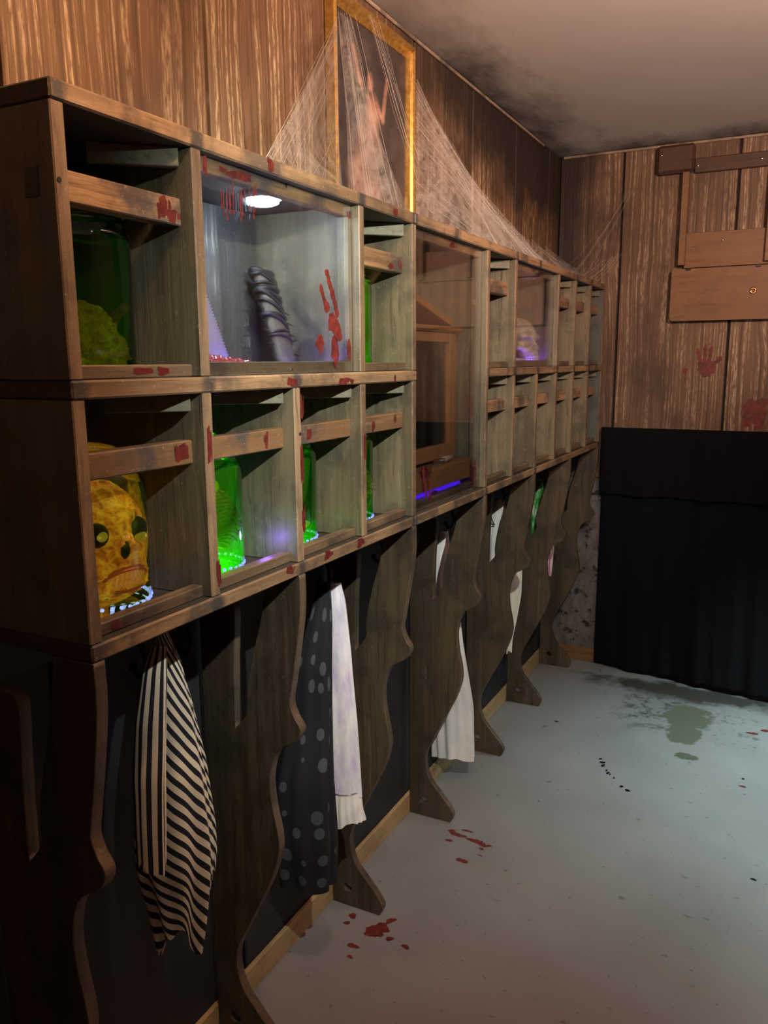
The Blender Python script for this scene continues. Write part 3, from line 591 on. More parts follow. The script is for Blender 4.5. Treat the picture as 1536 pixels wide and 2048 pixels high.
jar(3, 1, .080, .222, 'liquid_lime', 'jar with bulbous yellow pods in the upper cubby next to the tall pane', knobs, .96, .06, led=False)
light('jar_leak', 'POINT', (.222, b(2) - .042, ZB + .045), .15, (.25, .12, 1), .01)

# ------------------------------------------------------------------ lit cubby
def puck(c, lens, label):
    t = thing('puck_light', c, label, 'lamp')
    V, F = lathe([(.036, -.012), (.037, -.004), (.033, 0)], c, 32); link('housing', mesh('housing', V, F, 'lamp_body', smooth=False), t)
    V, F = lathe([(.020, -.0235), (.029, -.020), (.032, -.0122)], c, 32); link('lens', mesh('lens', V, F, lens), t)
    return t
puck((.172, .602, ZT - TB - .0005), 'led_white', 'glowing white puck light under the shelf top')
puck((.185, 2.335, ZT - TB - .0005), 'lamp_lens_off', 'unlit puck light above the skull')
# club wrapped in straps, studded with nails
t = thing('spiked_club', (.15, .71, ZM), 'dark nail-studded wooden club wrapped in straps behind the lit pane', 'club')
A = np.array((.145, .715, ZM + .009)); B = np.array((.045, .765, ZM + .222)); ax = (B - A); Ln = np.linalg.norm(ax); ax /= Ln; sd = np.array((0, 1, 0)) - ax * ax[1]; sd /= np.linalg.norm(sd); nn = np.cross(sd, ax)
V = []; 
for s in np.linspace(0, 1, 13):
    w_ = .040 - .008 * s + .003 * math.sin(s * 23); 
    for k in range(10): a = 2 * math.pi * k / 10; V.append(A + ax * Ln * s + sd * w_ * math.cos(a) * .8 + nn * .014 * math.sin(a))
F = [(i * 10 + k, i * 10 + (k + 1) % 10, (i + 1) * 10 + (k + 1) % 10, (i + 1) * 10 + k) for i in range(12) for k in range(10)] + [tuple(range(10))[::-1], tuple(120 + k for k in range(10))]
wood('club_wood', (.03, .022, .018), (.10, .075, .06), (.30, .24, .18), 'z', 60, 6, .7, .6, (.03, .022, .028)); plain('strap_leather', (.014, .010, .013), .5)
link('shaft', mesh('shaft', V, F, 'club_wood', smooth=True), t)
rs = random.Random(12)
for k, q0 in enumerate((.30, .36, .47, .52, .60, .68, .73, .80, .85, .90, .94, .97)):
    tl_ = rs.uniform(-.09, .09); P_ = [A + ax * Ln * min(1.0, q0 + tl_ * math.cos(a)) + sd * .034 * math.cos(a) + nn * (.0150 + .002 * rs.random()) * math.sin(a) for a in np.linspace(0, 2 * math.pi, 18)[:-1]]
    V, F = tube(P_, [rs.uniform(.0028, .0075)] * 17, 6, True); link('strap', mesh('strap', V, F, 'strap_leather', smooth=True), t)
for k in range(14):
    s = .15 + .8 * (k // 2) / 7; sg = 1 if k % 2 else -1; q = A + ax * Ln * (s + .03 * sg) + sd * sg * .03; V, F = tube([q, q + sd * sg * random.uniform(.018, .034) + ax * .012 * random.uniform(-1, 1) + nn * .004], [.0022, .0010], 6); link('nail', mesh('nail', V, F, 'dark_metal'), t)
# saw blade
t = thing('hand_saw', (.12, .42, ZM), 'saw blade leaning in the violet-lit corner of the glazed cubby', 'saw')
Vb = [(.5519, 1.5785), (.470, 1.735), (.33, 1.79), (.31, 1.70), (.40, 1.5785)]
V = [(.118, y_, z_) for y_, z_ in Vb] + [(.1205, y_, z_) for y_, z_ in Vb]; n = 5
me = mesh('blade', V, [tuple(range(n))[::-1], tuple(range(n, 2 * n))] + [(k, (k + 1) % n, n + (k + 1) % n, n + k) for k in range(n)], 'metal'); plain('blade_steel', (.45, .38, .5), .45, Metallic=.6); me.materials[0] = M['blade_steel']; link('blade', me, t)
parts = []
for k in range(22): q = k / 22; y_, z_ = .5375 - .0675 * q, 1.606 + .129 * q; parts.append(([(.1192, y_, z_), (.1192, y_ - .003, z_ + .0058), (.1192, y_ + .0045, z_ + .0045)], [(0, 1, 2)]))
V, F = merge(parts); link('saw_teeth', mesh('saw_teeth', V, F, 'blade_steel'), t)
box('grip', (.109, .300, 1.68), (.130, .335, 1.80), 'clock_wood', t, .005)
def f(X, Y, Z): return smin(ell(X, Y, Z, (0, -.03, .014), (.035, .05, .018)), ell(X, Y, Z, (.01, .03, .012), (.03, .04, .013)), .01) + .003 * np.sin(X * 260) * np.sin(Y * 230)
V, F = nets(f, (-.045, -.085, -.006), (.05, .08, .04), .003); plain('wet_red', (.22, .02, .03), .2); M['wet_red_'] = M['wet_red']
lump = mesh('flesh_lump', [(v[0] + .19, v[1] + .42, v[2] + ZM + .0045) for v in V], F, 'wet_red', smooth=True); tag(link('flesh_lump', lump), 'wet red lump lying under the saw blade', 'prop')
def uvbar(x, y0, y1, z, label, energy=.0, r=.006, mat='uv_violet'):
    t = thing('uv_strip', (x, (y0 + y1) / 2, z), label, 'light strip', 'violet light strips in the cubbies')
    box('strip_base', (x - .008, y0, z), (x + .008, y1, z + .004), 'lamp_body', t, .0008); V, F = tube([(x, y0 + .004, z + .002 + r), (x, y1 - .004, z + .002 + r)], r, 10); link('tube', mesh('tube', V, F, mat, smooth=True), t); return t
uvbar(.205, .585, .785, ZM + .0003, 'short violet light strip behind the handprint pane')
uvbar(.222, .30, .40, ZM + .0003, 'short violet light strip under the saw blade')
uvbar(.205, 1.115, 1.56, ZB + .0003, 'long violet light strip glowing under the wooden drawer box', r=.016, mat='uv_deep')
light('drawer_uv', 'POINT', (.19, 1.36, ZB + .032), .10, (.2, .06, 1), .02)
uvbar(.222, 2.22, 2.42, ZM + .0003, 'violet light strip at the foot of the skull')

# ------------------------------------------------------------------ tall cubby: wooden case, drawer box, syringe
t = thing('clock_case', (.1, 1.34, ZB), 'brown wooden glazed case with pediment behind the tall pane', 'case')
for y0, y1 in ((1.120, 1.165), (1.505, 1.553)): box('post', (.175, y0, 1.31), (.203, y1, 1.683), 'clock_wood', t, .002)
box('top_rail', (.175, 1.165, 1.655), (.203, 1.505, 1.683), 'clock_wood', t, .002); box('bottom_rail', (.175, 1.165, 1.31), (.203, 1.505, 1.352), 'clock_wood', t, .002)
box('cornice', (.06, 1.105, 1.684), (.215, 1.580, 1.701), 'clock_wood', t, .006)
box('door_glass', (.186, 1.165, 1.352), (.189, 1.505, 1.655), 'clock_glass', t, .0003)
box('case_back', (.015, 1.125, 1.30), (.03, 1.55, 1.683), 'dark_brown_board', t, .001)
for y0 in (1.122, 1.538): box('case_side', (.03, y0, 1.30), (.175, y0 + .012, 1.683), 'clock_wood', t, .001)
for (y0, z0, y1, z1) in ((1.255, 1.772, 1.515, 1.712), (1.255, 1.772, 1.118, 1.712)):
    dy, dz = y1 - y0, z1 - z0; L_ = math.hypot(dy, dz); nx, nz_ = -dz / L_ * .009, dy / L_ * .009; 
    if nz_ < 0: nx, nz_ = -nx, -nz_
    q = [(y0 - nx, z0 - nz_), (y1 - nx, z1 - nz_), (y1 + nx, z1 + nz_), (y0 + nx, z0 + nz_)]; V = [(.10, *k) for k in q] + [(.205, *k) for k in q]
    link('roof_board', mesh('roof_board', V, [(0, 1, 2, 3), (7, 6, 5, 4)] + [(k, k + 4, (k + 1) % 4 + 4, (k + 1) % 4) for k in range(4)], 'clock_wood'), t)
box('tympanum', (.12, 1.20, 1.701), (.135, 1.40, 1.722), 'wet_red', t, .002)
box('sill_foot', (.02, 1.13, 1.2995), (.17, 1.17, 1.311), 'clock_wood', t, .001); box('sill_foot', (.02, 1.51, 1.2995), (.17, 1.55, 1.311), 'clock_wood', t, .001)
t = thing('drawer_box', (.14, 1.36, ZB), 'low brown wooden drawer box with blood-smeared front behind the tall pane', 'box')
box('drawer_front', (.234, b(4) + e + .002, 1.243), (.252, b(6) - e - .018, 1.2985), 'bench_box_wood', t, .002)
box('drawer_top', (.012, b(4) + e + .002, 1.288), (.2338, b(6) - e - .018, 1.2985), 'bench_box_wood', t, .001)
for y0 in (b(4) + e + .002, b(6) - e - .034): box('drawer_side', (.012, y0, ZB + .0005), (.150, y0 + .014, 1.2878), 'bench_box_wood', t, .001)
smear(850, 945, .252, .035, .018, 61, 5, t); smear(942, 935, .252, .012, .022, 62, 4, t); smear(870, 985, .2521, .02, .008, 63, 3, t)
t = thing('glass_syringe', (.222, 1.44, 1.2985), 'glass syringe with metal plunger lying on the drawer box', 'syringe')
a0 = np.array((.222, 1.365, 1.3095)); a1 = np.array((.212, 1.50, 1.3115)); dr = (a1 - a0) / np.linalg.norm(a1 - a0)
V, F = tube([a0 + dr * .045, a0 + dr * .05, a1 - dr * .01, a1], [.004, .0085, .0085, .004], 16); plain('syringe_glass', (.75, .6, .55), .08, **{'Transmission Weight': .6}); link('barrel', mesh('barrel', V, F, 'syringe_glass', smooth=True), t)
V, F = tube([a0 + dr * .002, a0 + dr * .055], .0028, 10); link('plunger', mesh('plunger', V, F, 'metal', smooth=True), t)
V, F = tube([a0 - dr * .002, a0 + dr * .002], .0105, 20); link('thumb_plate', mesh('thumb_plate', V, F, 'metal'), t)
V, F = tube([a1, a1 + dr * .03], .0008, 6); link('needle', mesh('needle', V, F, 'metal'), t)
box('finger_flange', (.210, 1.3985, 1.2990), (.232, 1.4015, 1.3185), 'metal', t, .001)

# ------------------------------------------------------------------ skull
def skullf(X, Y, Z):
    A = np.abs(X)
    d = ell(X, Y, Z, (0, -.018, .112), (.066, .086, .064)); d = smin(d, ell(X, Y, Z, (0, .045, .066), (.044, .034, .050)), .022)
    d = smin(d, cap(A, Y, Z, (.012, .066, .098), (.044, .055, .100), .011), .012)
    d = smin(d, ell(A, Y, Z, (.050, .040, .060), (.016, .020, .012)), .014); d = smin(d, cap(A, Y, Z, (.056, .032, .060), (.064, -.020, .066), .006), .006)
    d = smin(d, ell(X, Y, Z, (0, .060, .036), (.032, .030, .020)), .012)
    d = smin(d, cap(X, Y, Z, (0, .076, .082), (0, .088, .066), .006), .008)
    jaw = np.minimum(cap(A, Y, Z, (.056, -.012, .050), (.050, .008, .012), .011), cap(A, Y, Z, (.050, .008, .012), (.020, .066, .004), .012)); jaw = smin(jaw, ell(X, Y, Z, (0, .070, .006), (.026, .017, .016)), .012)
    d = ssub(d, ell(A, Y, Z, (.029, .070, .079), (.0215, .042, .0205)), .004); d = ssub(d, ell(X, Y, Z, (0, .080, .052), (.0115, .032, .018)), .003)
    d = ssub(d, ell(A, Y, Z, (.074, .030, .090), (.018, .026, .024)), .012); d = ssub(d, ell(A, Y, Z, (.050, .030, .036), (.020, .026, .014)), .008)
    return smin(d, jaw, .004)
SK = (.150, 2.335, ZM + .0125); SR = math.radians(-112)
V, F = nets(skullf, (-.08, -.115, -.016), (.08, .11, .19), .003)
t = thing('human_skull', (SK[0], SK[1], ZM), 'bone-coloured skull lit violet from below behind glass', 'skull')
so = link('cranium', mesh('cranium', place(V, SK, SR), F, 'bone', smooth=True), t)
for nm, z, n in (('upper_tooth', .024, 10), ('lower_tooth', .013, 10)):
    for k in range(n):
        a = (k - (n - 1) / 2) / n * 2.5; V, F = sphere((.034 * math.sin(a), .050 + .039 * math.cos(a), z), (.0040, .0042, .0062), 8, 6); link(nm, mesh(nm, place(V, SK, SR), F, 'tooth_bone', smooth=True), t)

# ------------------------------------------------------------------ picture
t = thing('framed_picture', (.02, 1.385, ZT), 'dark painting of a pale figure in a gold frame, veiled by cobweb', 'picture')
FY0, FY1, FZ0, FZ1, FWd = 1.135, 1.628, ZT + .0005, 2.535, .036
def fbar(y0, z0, y1, z1, y2, z2, y3, z3):
    # profile: outer edge deep, stepped towards the canvas
    Q = [(y0, z0), (y1, z1), (y2, z2), (y3, z3)]; lay = [(0, .004), (0, .030), (.25, .034), (.5, .030), (.62, .022), (1, .016), (1, .004)]
    V = []; 
    for end in (0, 1):
        o_ = np.array(Q[0] if end == 0 else Q[1]); i_ = np.array(Q[3] if end == 0 else Q[2])
        for s, x in lay: q = o_ + (i_ - o_) * s; V.append((x, q[0], q[1]))
    n = len(lay); return V, [(k, (k + 1) % n, n + (k + 1) % n, n + k) for k in range(n)]
y0, y1, z0, z1, w_ = FY0, FY1, FZ0, FZ1, FWd
for q in ((y0, z0, y0, z1, y0 + w_, z1 - w_, y0 + w_, z0 + w_), (y1, z1, y1, z0, y1 - w_, z0 + w_, y1 - w_, z1 - w_), (y0, z1, y1, z1, y1 - w_, z1 - w_, y0 + w_, z1 - w_), (y1, z0, y0, z0, y0 + w_, z0 + w_, y1 - w_, z0 + w_)):
    V, F = fbar(*q); link('frame_bar', mesh('frame_bar', V, F, 'gold'), t)
box('canvas', (.003, y0 + w_ - .004, z0 + w_ - .004), (.012, y1 - w_ + .004, z1 - w_ + .004), 'canvas_paint', t, 0)

# ------------------------------------------------------------------ cobwebs
def web(label, sheets, threads, seed):
    rr = np.random.default_rng(seed); t = thing('cobweb', tuple(np.mean([np.mean(s_, axis=0) for s_ in sheets], axis=0)), label, 'cobweb', 'stretched cobwebs on the picture and shelf top')
    parts = []
    for P4 in sheets:
        P4 = [np.array(p, float) for p in P4]; n = 14; V = []; F = []
        for i in range(n + 1):
            for j in range(n + 1):
                u, v = i / n, j / n; q = (P4[0] * (1 - u) + P4[1] * u) * (1 - v) + (P4[3] * (1 - u) + P4[2] * u) * v
                q = q + np.array((.010 * math.sin(u * 9 + seed) * math.sin(v * math.pi), 0, -.02 * math.sin(v * math.pi) * math.sin(u * math.pi))); V.append(q)
        F = [(i * (n + 1) + j, (i + 1) * (n + 1) + j, (i + 1) * (n + 1) + j + 1, i * (n + 1) + j + 1) for i in range(n) for j in range(n)]; parts.append((V, F))
    V, F = merge(parts); link('gauze', mesh('gauze', V, F, 'web_gauze', smooth=True), t)
    parts = []
    for (a0, a1, b0, b1, n, sag) in threads:
        a0, a1, b0, b1 = (np.array(q, float) for q in (a0, a1, b0, b1))
        for k in range(int(n * .33) + 3):
            u = rr.random(); v = np.clip(u + rr.normal(0, .12), 0, 1); p = a0 + (a1 - a0) * u; q = b0 + (b1 - b0) * v; s = sag * rr.uniform(.2, 1.4)
            parts.append(tube([p + (q - p) * w2 + np.array((rr.normal(0, .0015), 0, -s * math.sin(math.pi * w2) + rr.normal(0, .001))) for w2 in np.linspace(0, 1, 7)], float(rr.uniform(.0001, .00032)), 3))
    V, F = merge(parts); o = link('threads', mesh('threads', V, F, 'web_thread'), t); o['kind'] = 'stuff'; return t
zt = ZT + .001
fl = FY0 + .008; fr = FY1 - .008
web('thin cobweb stretched from the left side of the gold frame to the shelf edge', [[(.036, fl, 2.44), (.036, fl, 2.02), (.27, .78, zt), (.272, .47, zt)]], [((.036, fl, 2.45), (.036, fl, 1.99), (.272, .47, zt), (.20, .95, zt), 60, .01), ((.036, fl, 2.46), (.036, fl, 2.43), (.272, .47, zt), (.27, .52, zt), 14, .004)], 1)
web('cobweb veil hanging over the dark painting', [[(.037, fl, 2.46), (.037, fl + .03, 2.43), (.045, fr - .01, 2.0), (.05, fl + .02, 1.975)], [(.039, fl + .01, 2.47), (.039, fl + .06, 2.47), (.047, fr - .06, 1.98), (.052, fl + .12, 1.972)]], [((.037, fl, 2.47), (.037, fl + .12, 2.5), (.06, fl + .05, zt), (.045, fr, 2.02), 16, .01), ((.037, 1.30, 2.52), (.037, 1.40, 2.52), (.04, fr, 2.12), (.04, fr, 2.3), 20, .004)], 2)
web('large cobweb stretched from the right side of the gold frame along the shelf top', [[(.036, fr, 2.43), (.036, fr, 2.0), (.20, 1.9, zt), (.235, 2.02, zt)], [(.05, 1.75, 2.30), (.036, fr, 2.02), (.16, 2.0, zt), (.262, 2.30, zt)], [(.12, 1.95, 2.14), (.10, 1.9, 2.0), (.20, 2.45, zt), (.25, 2.72, zt)]],
    [((.036, fr, 2.45), (.036, fr, 2.0), (.27, 1.72, zt), (.20, 1.95, zt), 110, .012), ((.036, fr, 2.44), (.036, fr, 2.2), (.262, 1.95, zt), (.268, 2.35, zt), 90, .012), ((.05, 1.75, 2.30), (.036, fr, 2.1), (.24, 2.2, zt), (.24, 2.9, zt), 70, .02), ((.12, 2.0, 2.10), (.12, 1.9, 2.0), (.22, 2.5, zt), (.24, 3.2, zt), 50, .015)], 3)
web('wispy cobweb in the far corner between shelf top and end wall', [[(.18, 2.55, 2.06), (.24, 2.45, zt), (.262, 3.2, zt), (.20, 3.2, zt + .04)], [(.05, 2.75, 2.10), (.18, 2.55, 2.04), (.20, 3.0, zt), (.10, 3.2, zt + .02)]], [((.10, 2.6, 2.10), (.26, 2.5, zt), (.24, 3.26, zt), (.26, 3.0, zt), 80, .012), ((.10, 2.9, zt), (.25, 3.2, zt), (.30, YL - .003, 2.38), (.40, YL - .003, 2.43), 12, .02), ((.10, 3.0, zt), (.25, 3.2, zt), (.2, YL - .003, 2.07), (.33, YL - .003, 2.12), 26, .02)], 4)

# ------------------------------------------------------------------ garments
VP = np.array((.891, .454, 0)); VD = np.array((-.454, .891, 0))
def bundle(name, rows, mat, parent, folds=5, fa=.12, flat=.55, seed=0, seg=84, n=60, hem=.008):
    """cloth hung in folds: rows = (u_mid, v, half_width_px, X)"""
    rr = random.Random(seed); vs = [q[1] for q in rows]; ph = [rr.uniform(0, 6.28) for _ in range(4)]; V = []; at = []
    s_ = np.linspace(0, 1, n + 1); vv = vs[0] + (vs[-1] - vs[0]) * s_
    U = np.interp(vv, vs, [q[0] for q in rows]); Hh = np.interp(vv, vs, [q[2] for q in rows]); XX = np.interp(vv, vs, [q[3] for q in rows])
    ker = np.array([1, 2, 3, 2, 1]) / 9.
    sm = lambda a: np.convolve(np.pad(a, 2, 'edge'), ker, 'valid')
    U, Hh, XX = sm(U), sm(Hh), sm(XX); arc = 0; last = None
    for i in range(n + 1):
        c = pX(U[i], vv[i], XX[i]); dep = (c - CAM) @ FW; r_ = Hh[i] * dep / FPX; am = fa * 1.7 * (.30 + .70 * s_[i])
        if last is not None: arc += np.linalg.norm(c - last)
        last = c
        for k in range(seg):
            a = 2 * math.pi * k / seg; q = .93 + am * (1.4 * abs(math.sin(folds * a * .5 + ph[0] + .8 * s_[i])) - .7) + am * .6 * math.sin((folds * 2 - 1) * a + ph[1] - 1.1 * s_[i]) + .02 * math.sin(9 * s_[i] + 3 * a)
            V.append(c + VP * r_ * q * math.cos(a) + VD * r_ * flat * q * math.sin(a) + np.array((0, 0, hem * math.sin(2 * a + ph[2]) * s_[i] ** 4 + hem * .4 * math.sin(5 * a + ph[3]) * s_[i] ** 4))); at.append((k / seg, arc, 0))
    F = [(i * seg + k, i * seg + (k + 1) % seg, (i + 1) * seg + (k + 1) % seg, (i + 1) * seg + k) for i in range(n) for k in range(seg)][::1] + [tuple(range(seg))]
    me = mesh(name, V, [f[::-1] for f in F], mat, smooth=True); A_ = me.attributes.new('cl', 'FLOAT_VECTOR', 'POINT'); A_.data.foreach_set('vector', np.array(at, dtype=np.float32).ravel())
    return link(name, me, parent)
def base(u, v, X): return tuple(pX(u, v, X))
t = thing('striped_cardigan', base(345, 1880, .13), 'black and cream striped knit cardigan hanging nearest the camera', 'garment', 'clothes hanging under the shelf')
bundle('body', [(322, 1262, 12, .105), (335, 1320, 26, .12), (340, 1420, 46, .13), (345, 1550, 66, .14), (350, 1680, 76, .14), (352, 1740, 72, .14), (358, 1800, 58, .14), (360, 1845, 50, .14), (362, 1878, 40, .14)], 'striped_knit_diagonal', t, 4, .09, .5, 1, hem=.03)
bundle('sleeve', [(318, 1290, 16, .15), (310, 1340, 26, .17), (303, 1450, 33, .185), (300, 1560, 34, .19), (302, 1660, 32, .19), (305, 1738, 30, .19)], 'striped_knit_vertical', t, 3, .06, .35, 2, hem=.010)
bundle('front_panel', [(345, 1300, 8, .13), (365, 1400, 20, .13), (385, 1520, 30, .13), (398, 1640, 33, .13), (402, 1700, 31, .13), (404, 1742, 24, .13)], 'striped_knit_diagonal', t, 3, .08, .45, 21, hem=.02)
t = thing('white_blouse', base(688, 1640, .13), 'long white blouse with lavender stains and a ruffled hem', 'garment', 'clothes hanging under the shelf')
bundle('body', [(668, 1165, 14, .105), (668, 1200, 24, .12), (672, 1300, 32, .13), (682, 1440, 34, .14), (685, 1540, 35, .14), (686, 1585, 36, .14)], 'lavender_white_cloth', t, 4, .08, .5, 5)
bundle('ruffle', [(686, 1580, 36, .14), (686, 1610, 40, .14), (687, 1642, 43, .14)], 'white_cloth', t, 9, .07, .55, 6, n=14)
t = thing('dotted_dress', base(605, 1760, .13), 'black dress with grey polka dots beside the white blouse', 'garment', 'clothes hanging under the shelf')
bundle('body', [(650, 1165, 12, .10), (640, 1240, 26, .11), (628, 1330, 38, .11), (625, 1440, 44, .11), (612, 1560, 58, .11), (612, 1680, 62, .11), (618, 1768, 52, .11)], 'dotted_cloth', t, 4, .10, .5, 9)
t = thing('white_nightgown', base(905, 1515, .10), 'white gown hanging low behind the fourth curved leg', 'garment', 'clothes hanging under the shelf')
bundle('body', [(888, 1062, 8, .07), (884, 1110, 20, .075), (886, 1200, 31, .08), (893, 1320, 40, .085), (905, 1420, 43, .085), (907, 1480, 42, .085), (908, 1512, 41, .085)], 'white_cloth', t, 6, .10, .5, 11)
t = thing('white_shirt', base(995, 1130, .12), 'white shirt in the slot of the fifth curved leg', 'garment', 'clothes hanging under the shelf')
bundle('body', [(1000, 998, 8, .085), (998, 1020, 13, .10), (992, 1080, 16, .11), (990, 1140, 16, .11)], 'white_cloth', t, 4, .08, .5, 13)
for k in range(2):
    P_ = [pX(u, v, .098) for u, v in crom([(982 + 2 * k, 1005), (978 + 5 * k, 1035), (987 + 4 * k, 1052), (998 + 3 * k, 1058)], 5)]; V, F = tube(P_, .0022, 8); link('cord', mesh('cord', V, F, 'dark_metal', smooth=True), t)
t = thing('cream_cloth', base(1020, 1305, .11), 'cream cloth with a dangling tail beyond the fifth curved leg', 'garment', 'clothes hanging under the shelf')
bundle('body', [(1034, 1010, 6, .085), (1034, 1080, 12, .10), (1030, 1150, 15, .10), (1029, 1190, 14, .10), (1025, 1235, 9, .10), (1020, 1275, 5, .10), (1018, 1303, 5, .10)], 'cream_cloth', t, 4, .08, .5, 14)
t = thing('green_jacket', base(1075, 1060, .11), 'green and white patterned jacket near the end wall', 'garment', 'clothes hanging under the shelf')
bundle('body', [(1079, 958, 6, .085), (1077, 985, 12, .10), (1072, 1030, 12, .10), (1070, 1090, 12, .10), (1066, 1180, 9, .10)], 'green_cloth', t, 4, .08, .5, 15)
t = thing('pink_shirt', base(1098, 1150, .11), 'white and pink cloth hanging farthest along the shelf', 'garment', 'clothes hanging under the shelf')
bundle('body', [(1101, 965, 4, .085), (1100, 1040, 9, .10), (1098, 1100, 10, .10), (1095, 1152, 8, .10)], 'pink_white_cloth', t, 4, .08, .5, 16)

# ------------------------------------------------------------------ end wall: folding shelf, black cloth, prints
t = thing('folding_wall_shelf', (.926, YL, 1.78), 'folded brown wooden wall shelf with brass ring on the end wall', 'wall shelf')
for x0 in (.470, 1.215): 
    box('mount_block', (x0, YL - .045, 2.452), (x0 + .168, YL - .0005, 2.578), 'dark_brown_board', t, .012)
box('cross_bar', (.638, YL - .022, 2.447), (1.215, YL - .0005, 2.512), 'dark_brown_board', t, .003)
for x0 in (.592, .962, 1.235): box('strut', (x0, YL - .060, 2.035), (x0 + .030, YL - .030, 2.45), 'brown_board', t, .002)
box('back_board', (.615, YL - .029, 2.024), (1.27, YL - .0005, 2.182), 'brown_board', t, .002)
bm = bmesh.new(); pts = []
for (cx, cz, a0_) in ((1.270, 2.002, 0), (.583, 2.002, 90), (.583, 1.796, 180), (1.270, 1.796, 270)):
    for k in range(5): a = math.radians(a0_ + k * 22.5); pts.append((cx + .016 * math.cos(a), cz + .016 * math.sin(a)))
n = len(pts); V = [(x, YL - .055, z) for x, z in pts] + [(x, YL - .034, z) for x, z in pts]
link('flap', mesh('flap', V, [tuple(range(n)), tuple(range(2 * n - 1, n - 1, -1))] + [(k, k + n, (k + 1) % n + n, (k + 1) % n) for k in range(n)], 'brown_board'), t); bm.free()
V, F = tube([(.926 + .011 * math.cos(a), YL - .058, 1.906 + .011 * math.sin(a)) for a in np.linspace(0, 2 * math.pi, 24)[:-1]], .005, 8, True); link('ring_pull', mesh('ring_pull', V, F, 'brass', smooth=True), t)
for x0 in (.63, .93, 1.20): box('hinge', (x0, YL - .062, 2.010), (x0 + .022, YL - .0555, 2.020), 'dark_metal', t, .001)
for x0, z0 in ((.492, 2.535), (.652, 2.478), (.92, 2.48), (.78, 2.14)):
    V, F = sphere((x0, YL - (.046 if z0 > 2.5 else .023 if z0 > 2.3 else .030), z0), (.006, .003, .006), 10, 6); link('screw', mesh('screw', V, F, 'metal', smooth=True), t)
t = thing('black_cloth', (1.05, YL - .05, 0), 'black felt cloth hung over the lower end wall', 'cloth')
def drape(name, x0, x1, z0, z1, off, flare, parent):
    nx, nz = 120, 40; V = []; F = []
    for side in (0, 1):
        for i in range(nx + 1):
            for j in range(nz + 1):
                x = x0 + (x1 - x0) * i / nx; f_ = j / nz; z = z1 + (z0 - z1) * f_; fo = .007 * math.sin(x * 17) + .004 * math.sin(x * 41 + 1) + .003 * math.sin(x * 73 + z * 3)
                y = YL - off - (.012 + fo) * (.5 + .7 * f_) - flare * (f_ ** 1.6) * min(1, max(0, (x - .25) / .8)) - (.004 if side else 0)
                V.append((x, y, z + (.004 * math.sin(x * 23) if j == nz else 0)))
    m_ = (nx + 1) * (nz + 1); idx = lambda s, i, j: s * m_ + i * (nz + 1) + j
    for i in range(nx):
        for j in range(nz):
            F.append((idx(0, i, j), idx(0, i + 1, j), idx(0, i + 1, j + 1), idx(0, i, j + 1))); F.append((idx(1, i, j + 1), idx(1, i + 1, j + 1), idx(1, i + 1, j), idx(1, i, j)))
    for i in range(nx): F.append((idx(0, i, 0), idx(1, i, 0), idx(1, i + 1, 0), idx(0, i + 1, 0))); F.append((idx(0, i + 1, nz), idx(1, i + 1, nz), idx(1, i, nz), idx(0, i, nz)))
    for j in range(nz): F.append((idx(0, 0, j + 1), idx(1, 0, j + 1), idx(1, 0, j), idx(0, 0, j))); F.append((idx(0, nx, j), idx(1, nx, j), idx(1, nx, j + 1), idx(0, nx, j + 1)))
    link(name, mesh(name, V, F, 'black_felt', smooth=True), parent)
drape('lower_drape', .275, 2.2, .006, 1.10, .012, .15, t); drape('upper_drape', .268, 2.2, .925, 1.266, .034, .012, t)
def hand(c, U, V_, s, seed):
    bl = [(0, 0, .034 * s, .036 * s), (.005 * s, -.02 * s, .028 * s, .024 * s)]
    for fx, fy, tx, ty in ((-.026, .03, -.040, .075), (-.008, .035, -.008, .092), (.012, .035, .018, .085), (.030, .012, .058, .040)):
        for q in np.linspace(0, 1, 5): bl.append(((fx + (tx - fx) * q) * s, (fy + (ty - fy) * q) * s, .0085 * s, .011 * s))
    return splat(c, U, V_, bl, seed, .0008)
c = pY(1412, 735, YL); V, F = hand(c, (1, 0, 0), (0, 0, 1), 1.05, 4); link('blood_handprint', mesh('blood_handprint', V, F, 'dry_blood'), wf)
c = pY(1370, 742, YL); V, F = splat(c, (1, 0, 0), (0, 0, 1), [(0, 0, .013, .012), (.004, -.035, .002, .03)], 6, .0008); link('blood_spot', mesh('blood_spot', V, F, 'dry_blood'), wf)
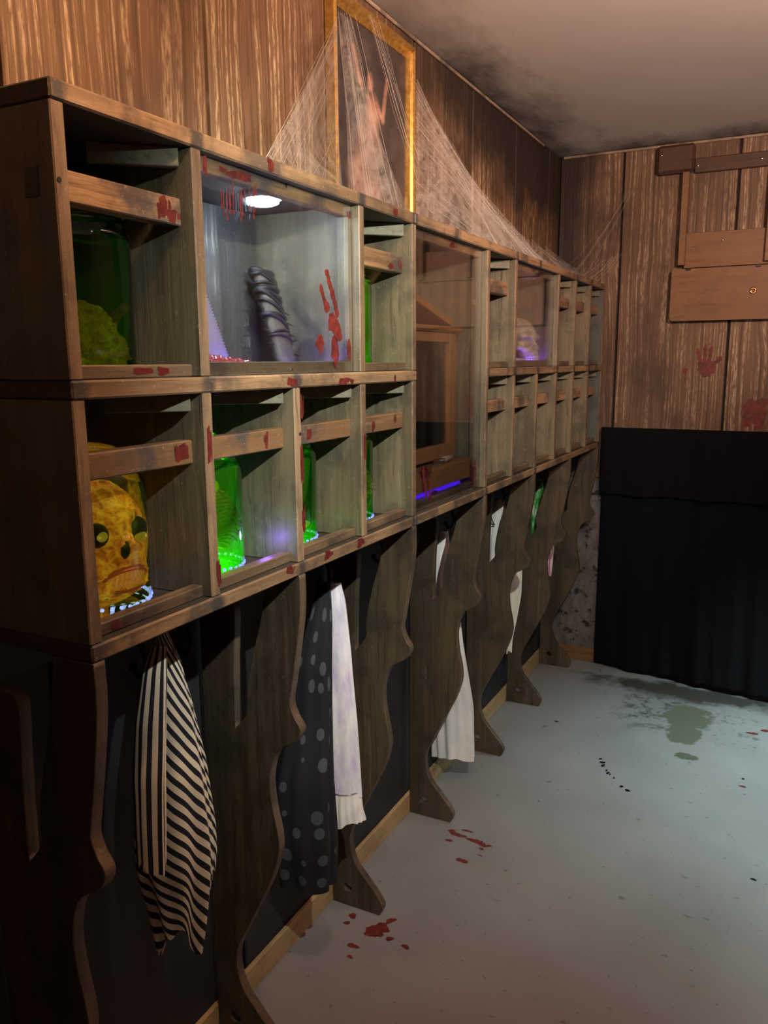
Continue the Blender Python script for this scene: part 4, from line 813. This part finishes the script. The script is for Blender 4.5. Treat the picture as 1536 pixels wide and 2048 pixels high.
c = pY(1508, 822, YL); V, F = splat(c, (1, 0, 0), (0, 0, 1), [(0, 0, .05, .05), (.03, .03, .03, .03), (-.02, -.03, .03, .04), (.02, -.05, .03, .03)], 9, .0008); link('blood_smear', mesh('blood_smear', V, F, 'dry_blood'), wf)
c = pY(1180, 1050, YL)
# floor prints
def fl_splat(name, pts, mat, seed):
    c = pZ(pts[0][0], pts[0][1], 0); bl = []
    for u, v, ru, rv in pts: q = pZ(u, v, 0) - c; bl.append((q[0], q[1], ru, rv))
    V, F = splat(c, (1, 0, 0), (0, 1, 0), bl, seed, .0004); link(name, mesh(name, V, F, mat), flo)
fl_splat('blood_print', [(745, 1862, .020, .022), (765, 1855, .022, .018), (738, 1868, .012, .012), (778, 1843, .010, .010), (786, 1840, .009, .009), (779, 1878, .010, .010), (705, 1832, .013, .010), (694, 1846, .009, .008), (706, 1892, .016, .009), (700, 1914, .009, .006), (811, 1894, .012, .008), (757, 1866, .018, .014)], 'dry_blood', 11)
fl_splat('blood_print', [(905, 1663, .014, .012), (922, 1672, .018, .010), (950, 1682, .026, .012), (965, 1690, .016, .010), (935, 1662, .020, .006), (978, 1692, .010, .006), (898, 1681, .012, .007), (963, 1698, .008, .006), (910, 1668, .016, .010)], 'dry_blood', 12)
fl_splat('blood_print', [(925, 1722, .018, .011), (918, 1719, .010, .008), (960, 1711, .008, .003)], 'dry_blood', 13)
fl_splat('blood_print', [(1505, 1467, .022, .012), (1533, 1462, .025, .012), (1485, 1573, .015, .006)], 'dry_blood', 14)
fl_splat('black_drops', [(1201, 1518, .007, .006), (1205, 1525, .010, .010), (1206, 1531, .008, .010), (1216, 1546, .006, .010), (1213, 1541, .004, .008), (1228, 1556, .003, .008), (1243, 1573, .008, .007), (1255, 1581, .010, .008), (1113, 1443, .008, .006), (1507, 1759, .008, .006), (1486, 1558, .006, .005), (1220, 1549, .003, .008)], 'black_drip', 15)
bpy.context.view_layer.update()
for o in bpy.data.objects:
    if '_l' in o: del o['_l']
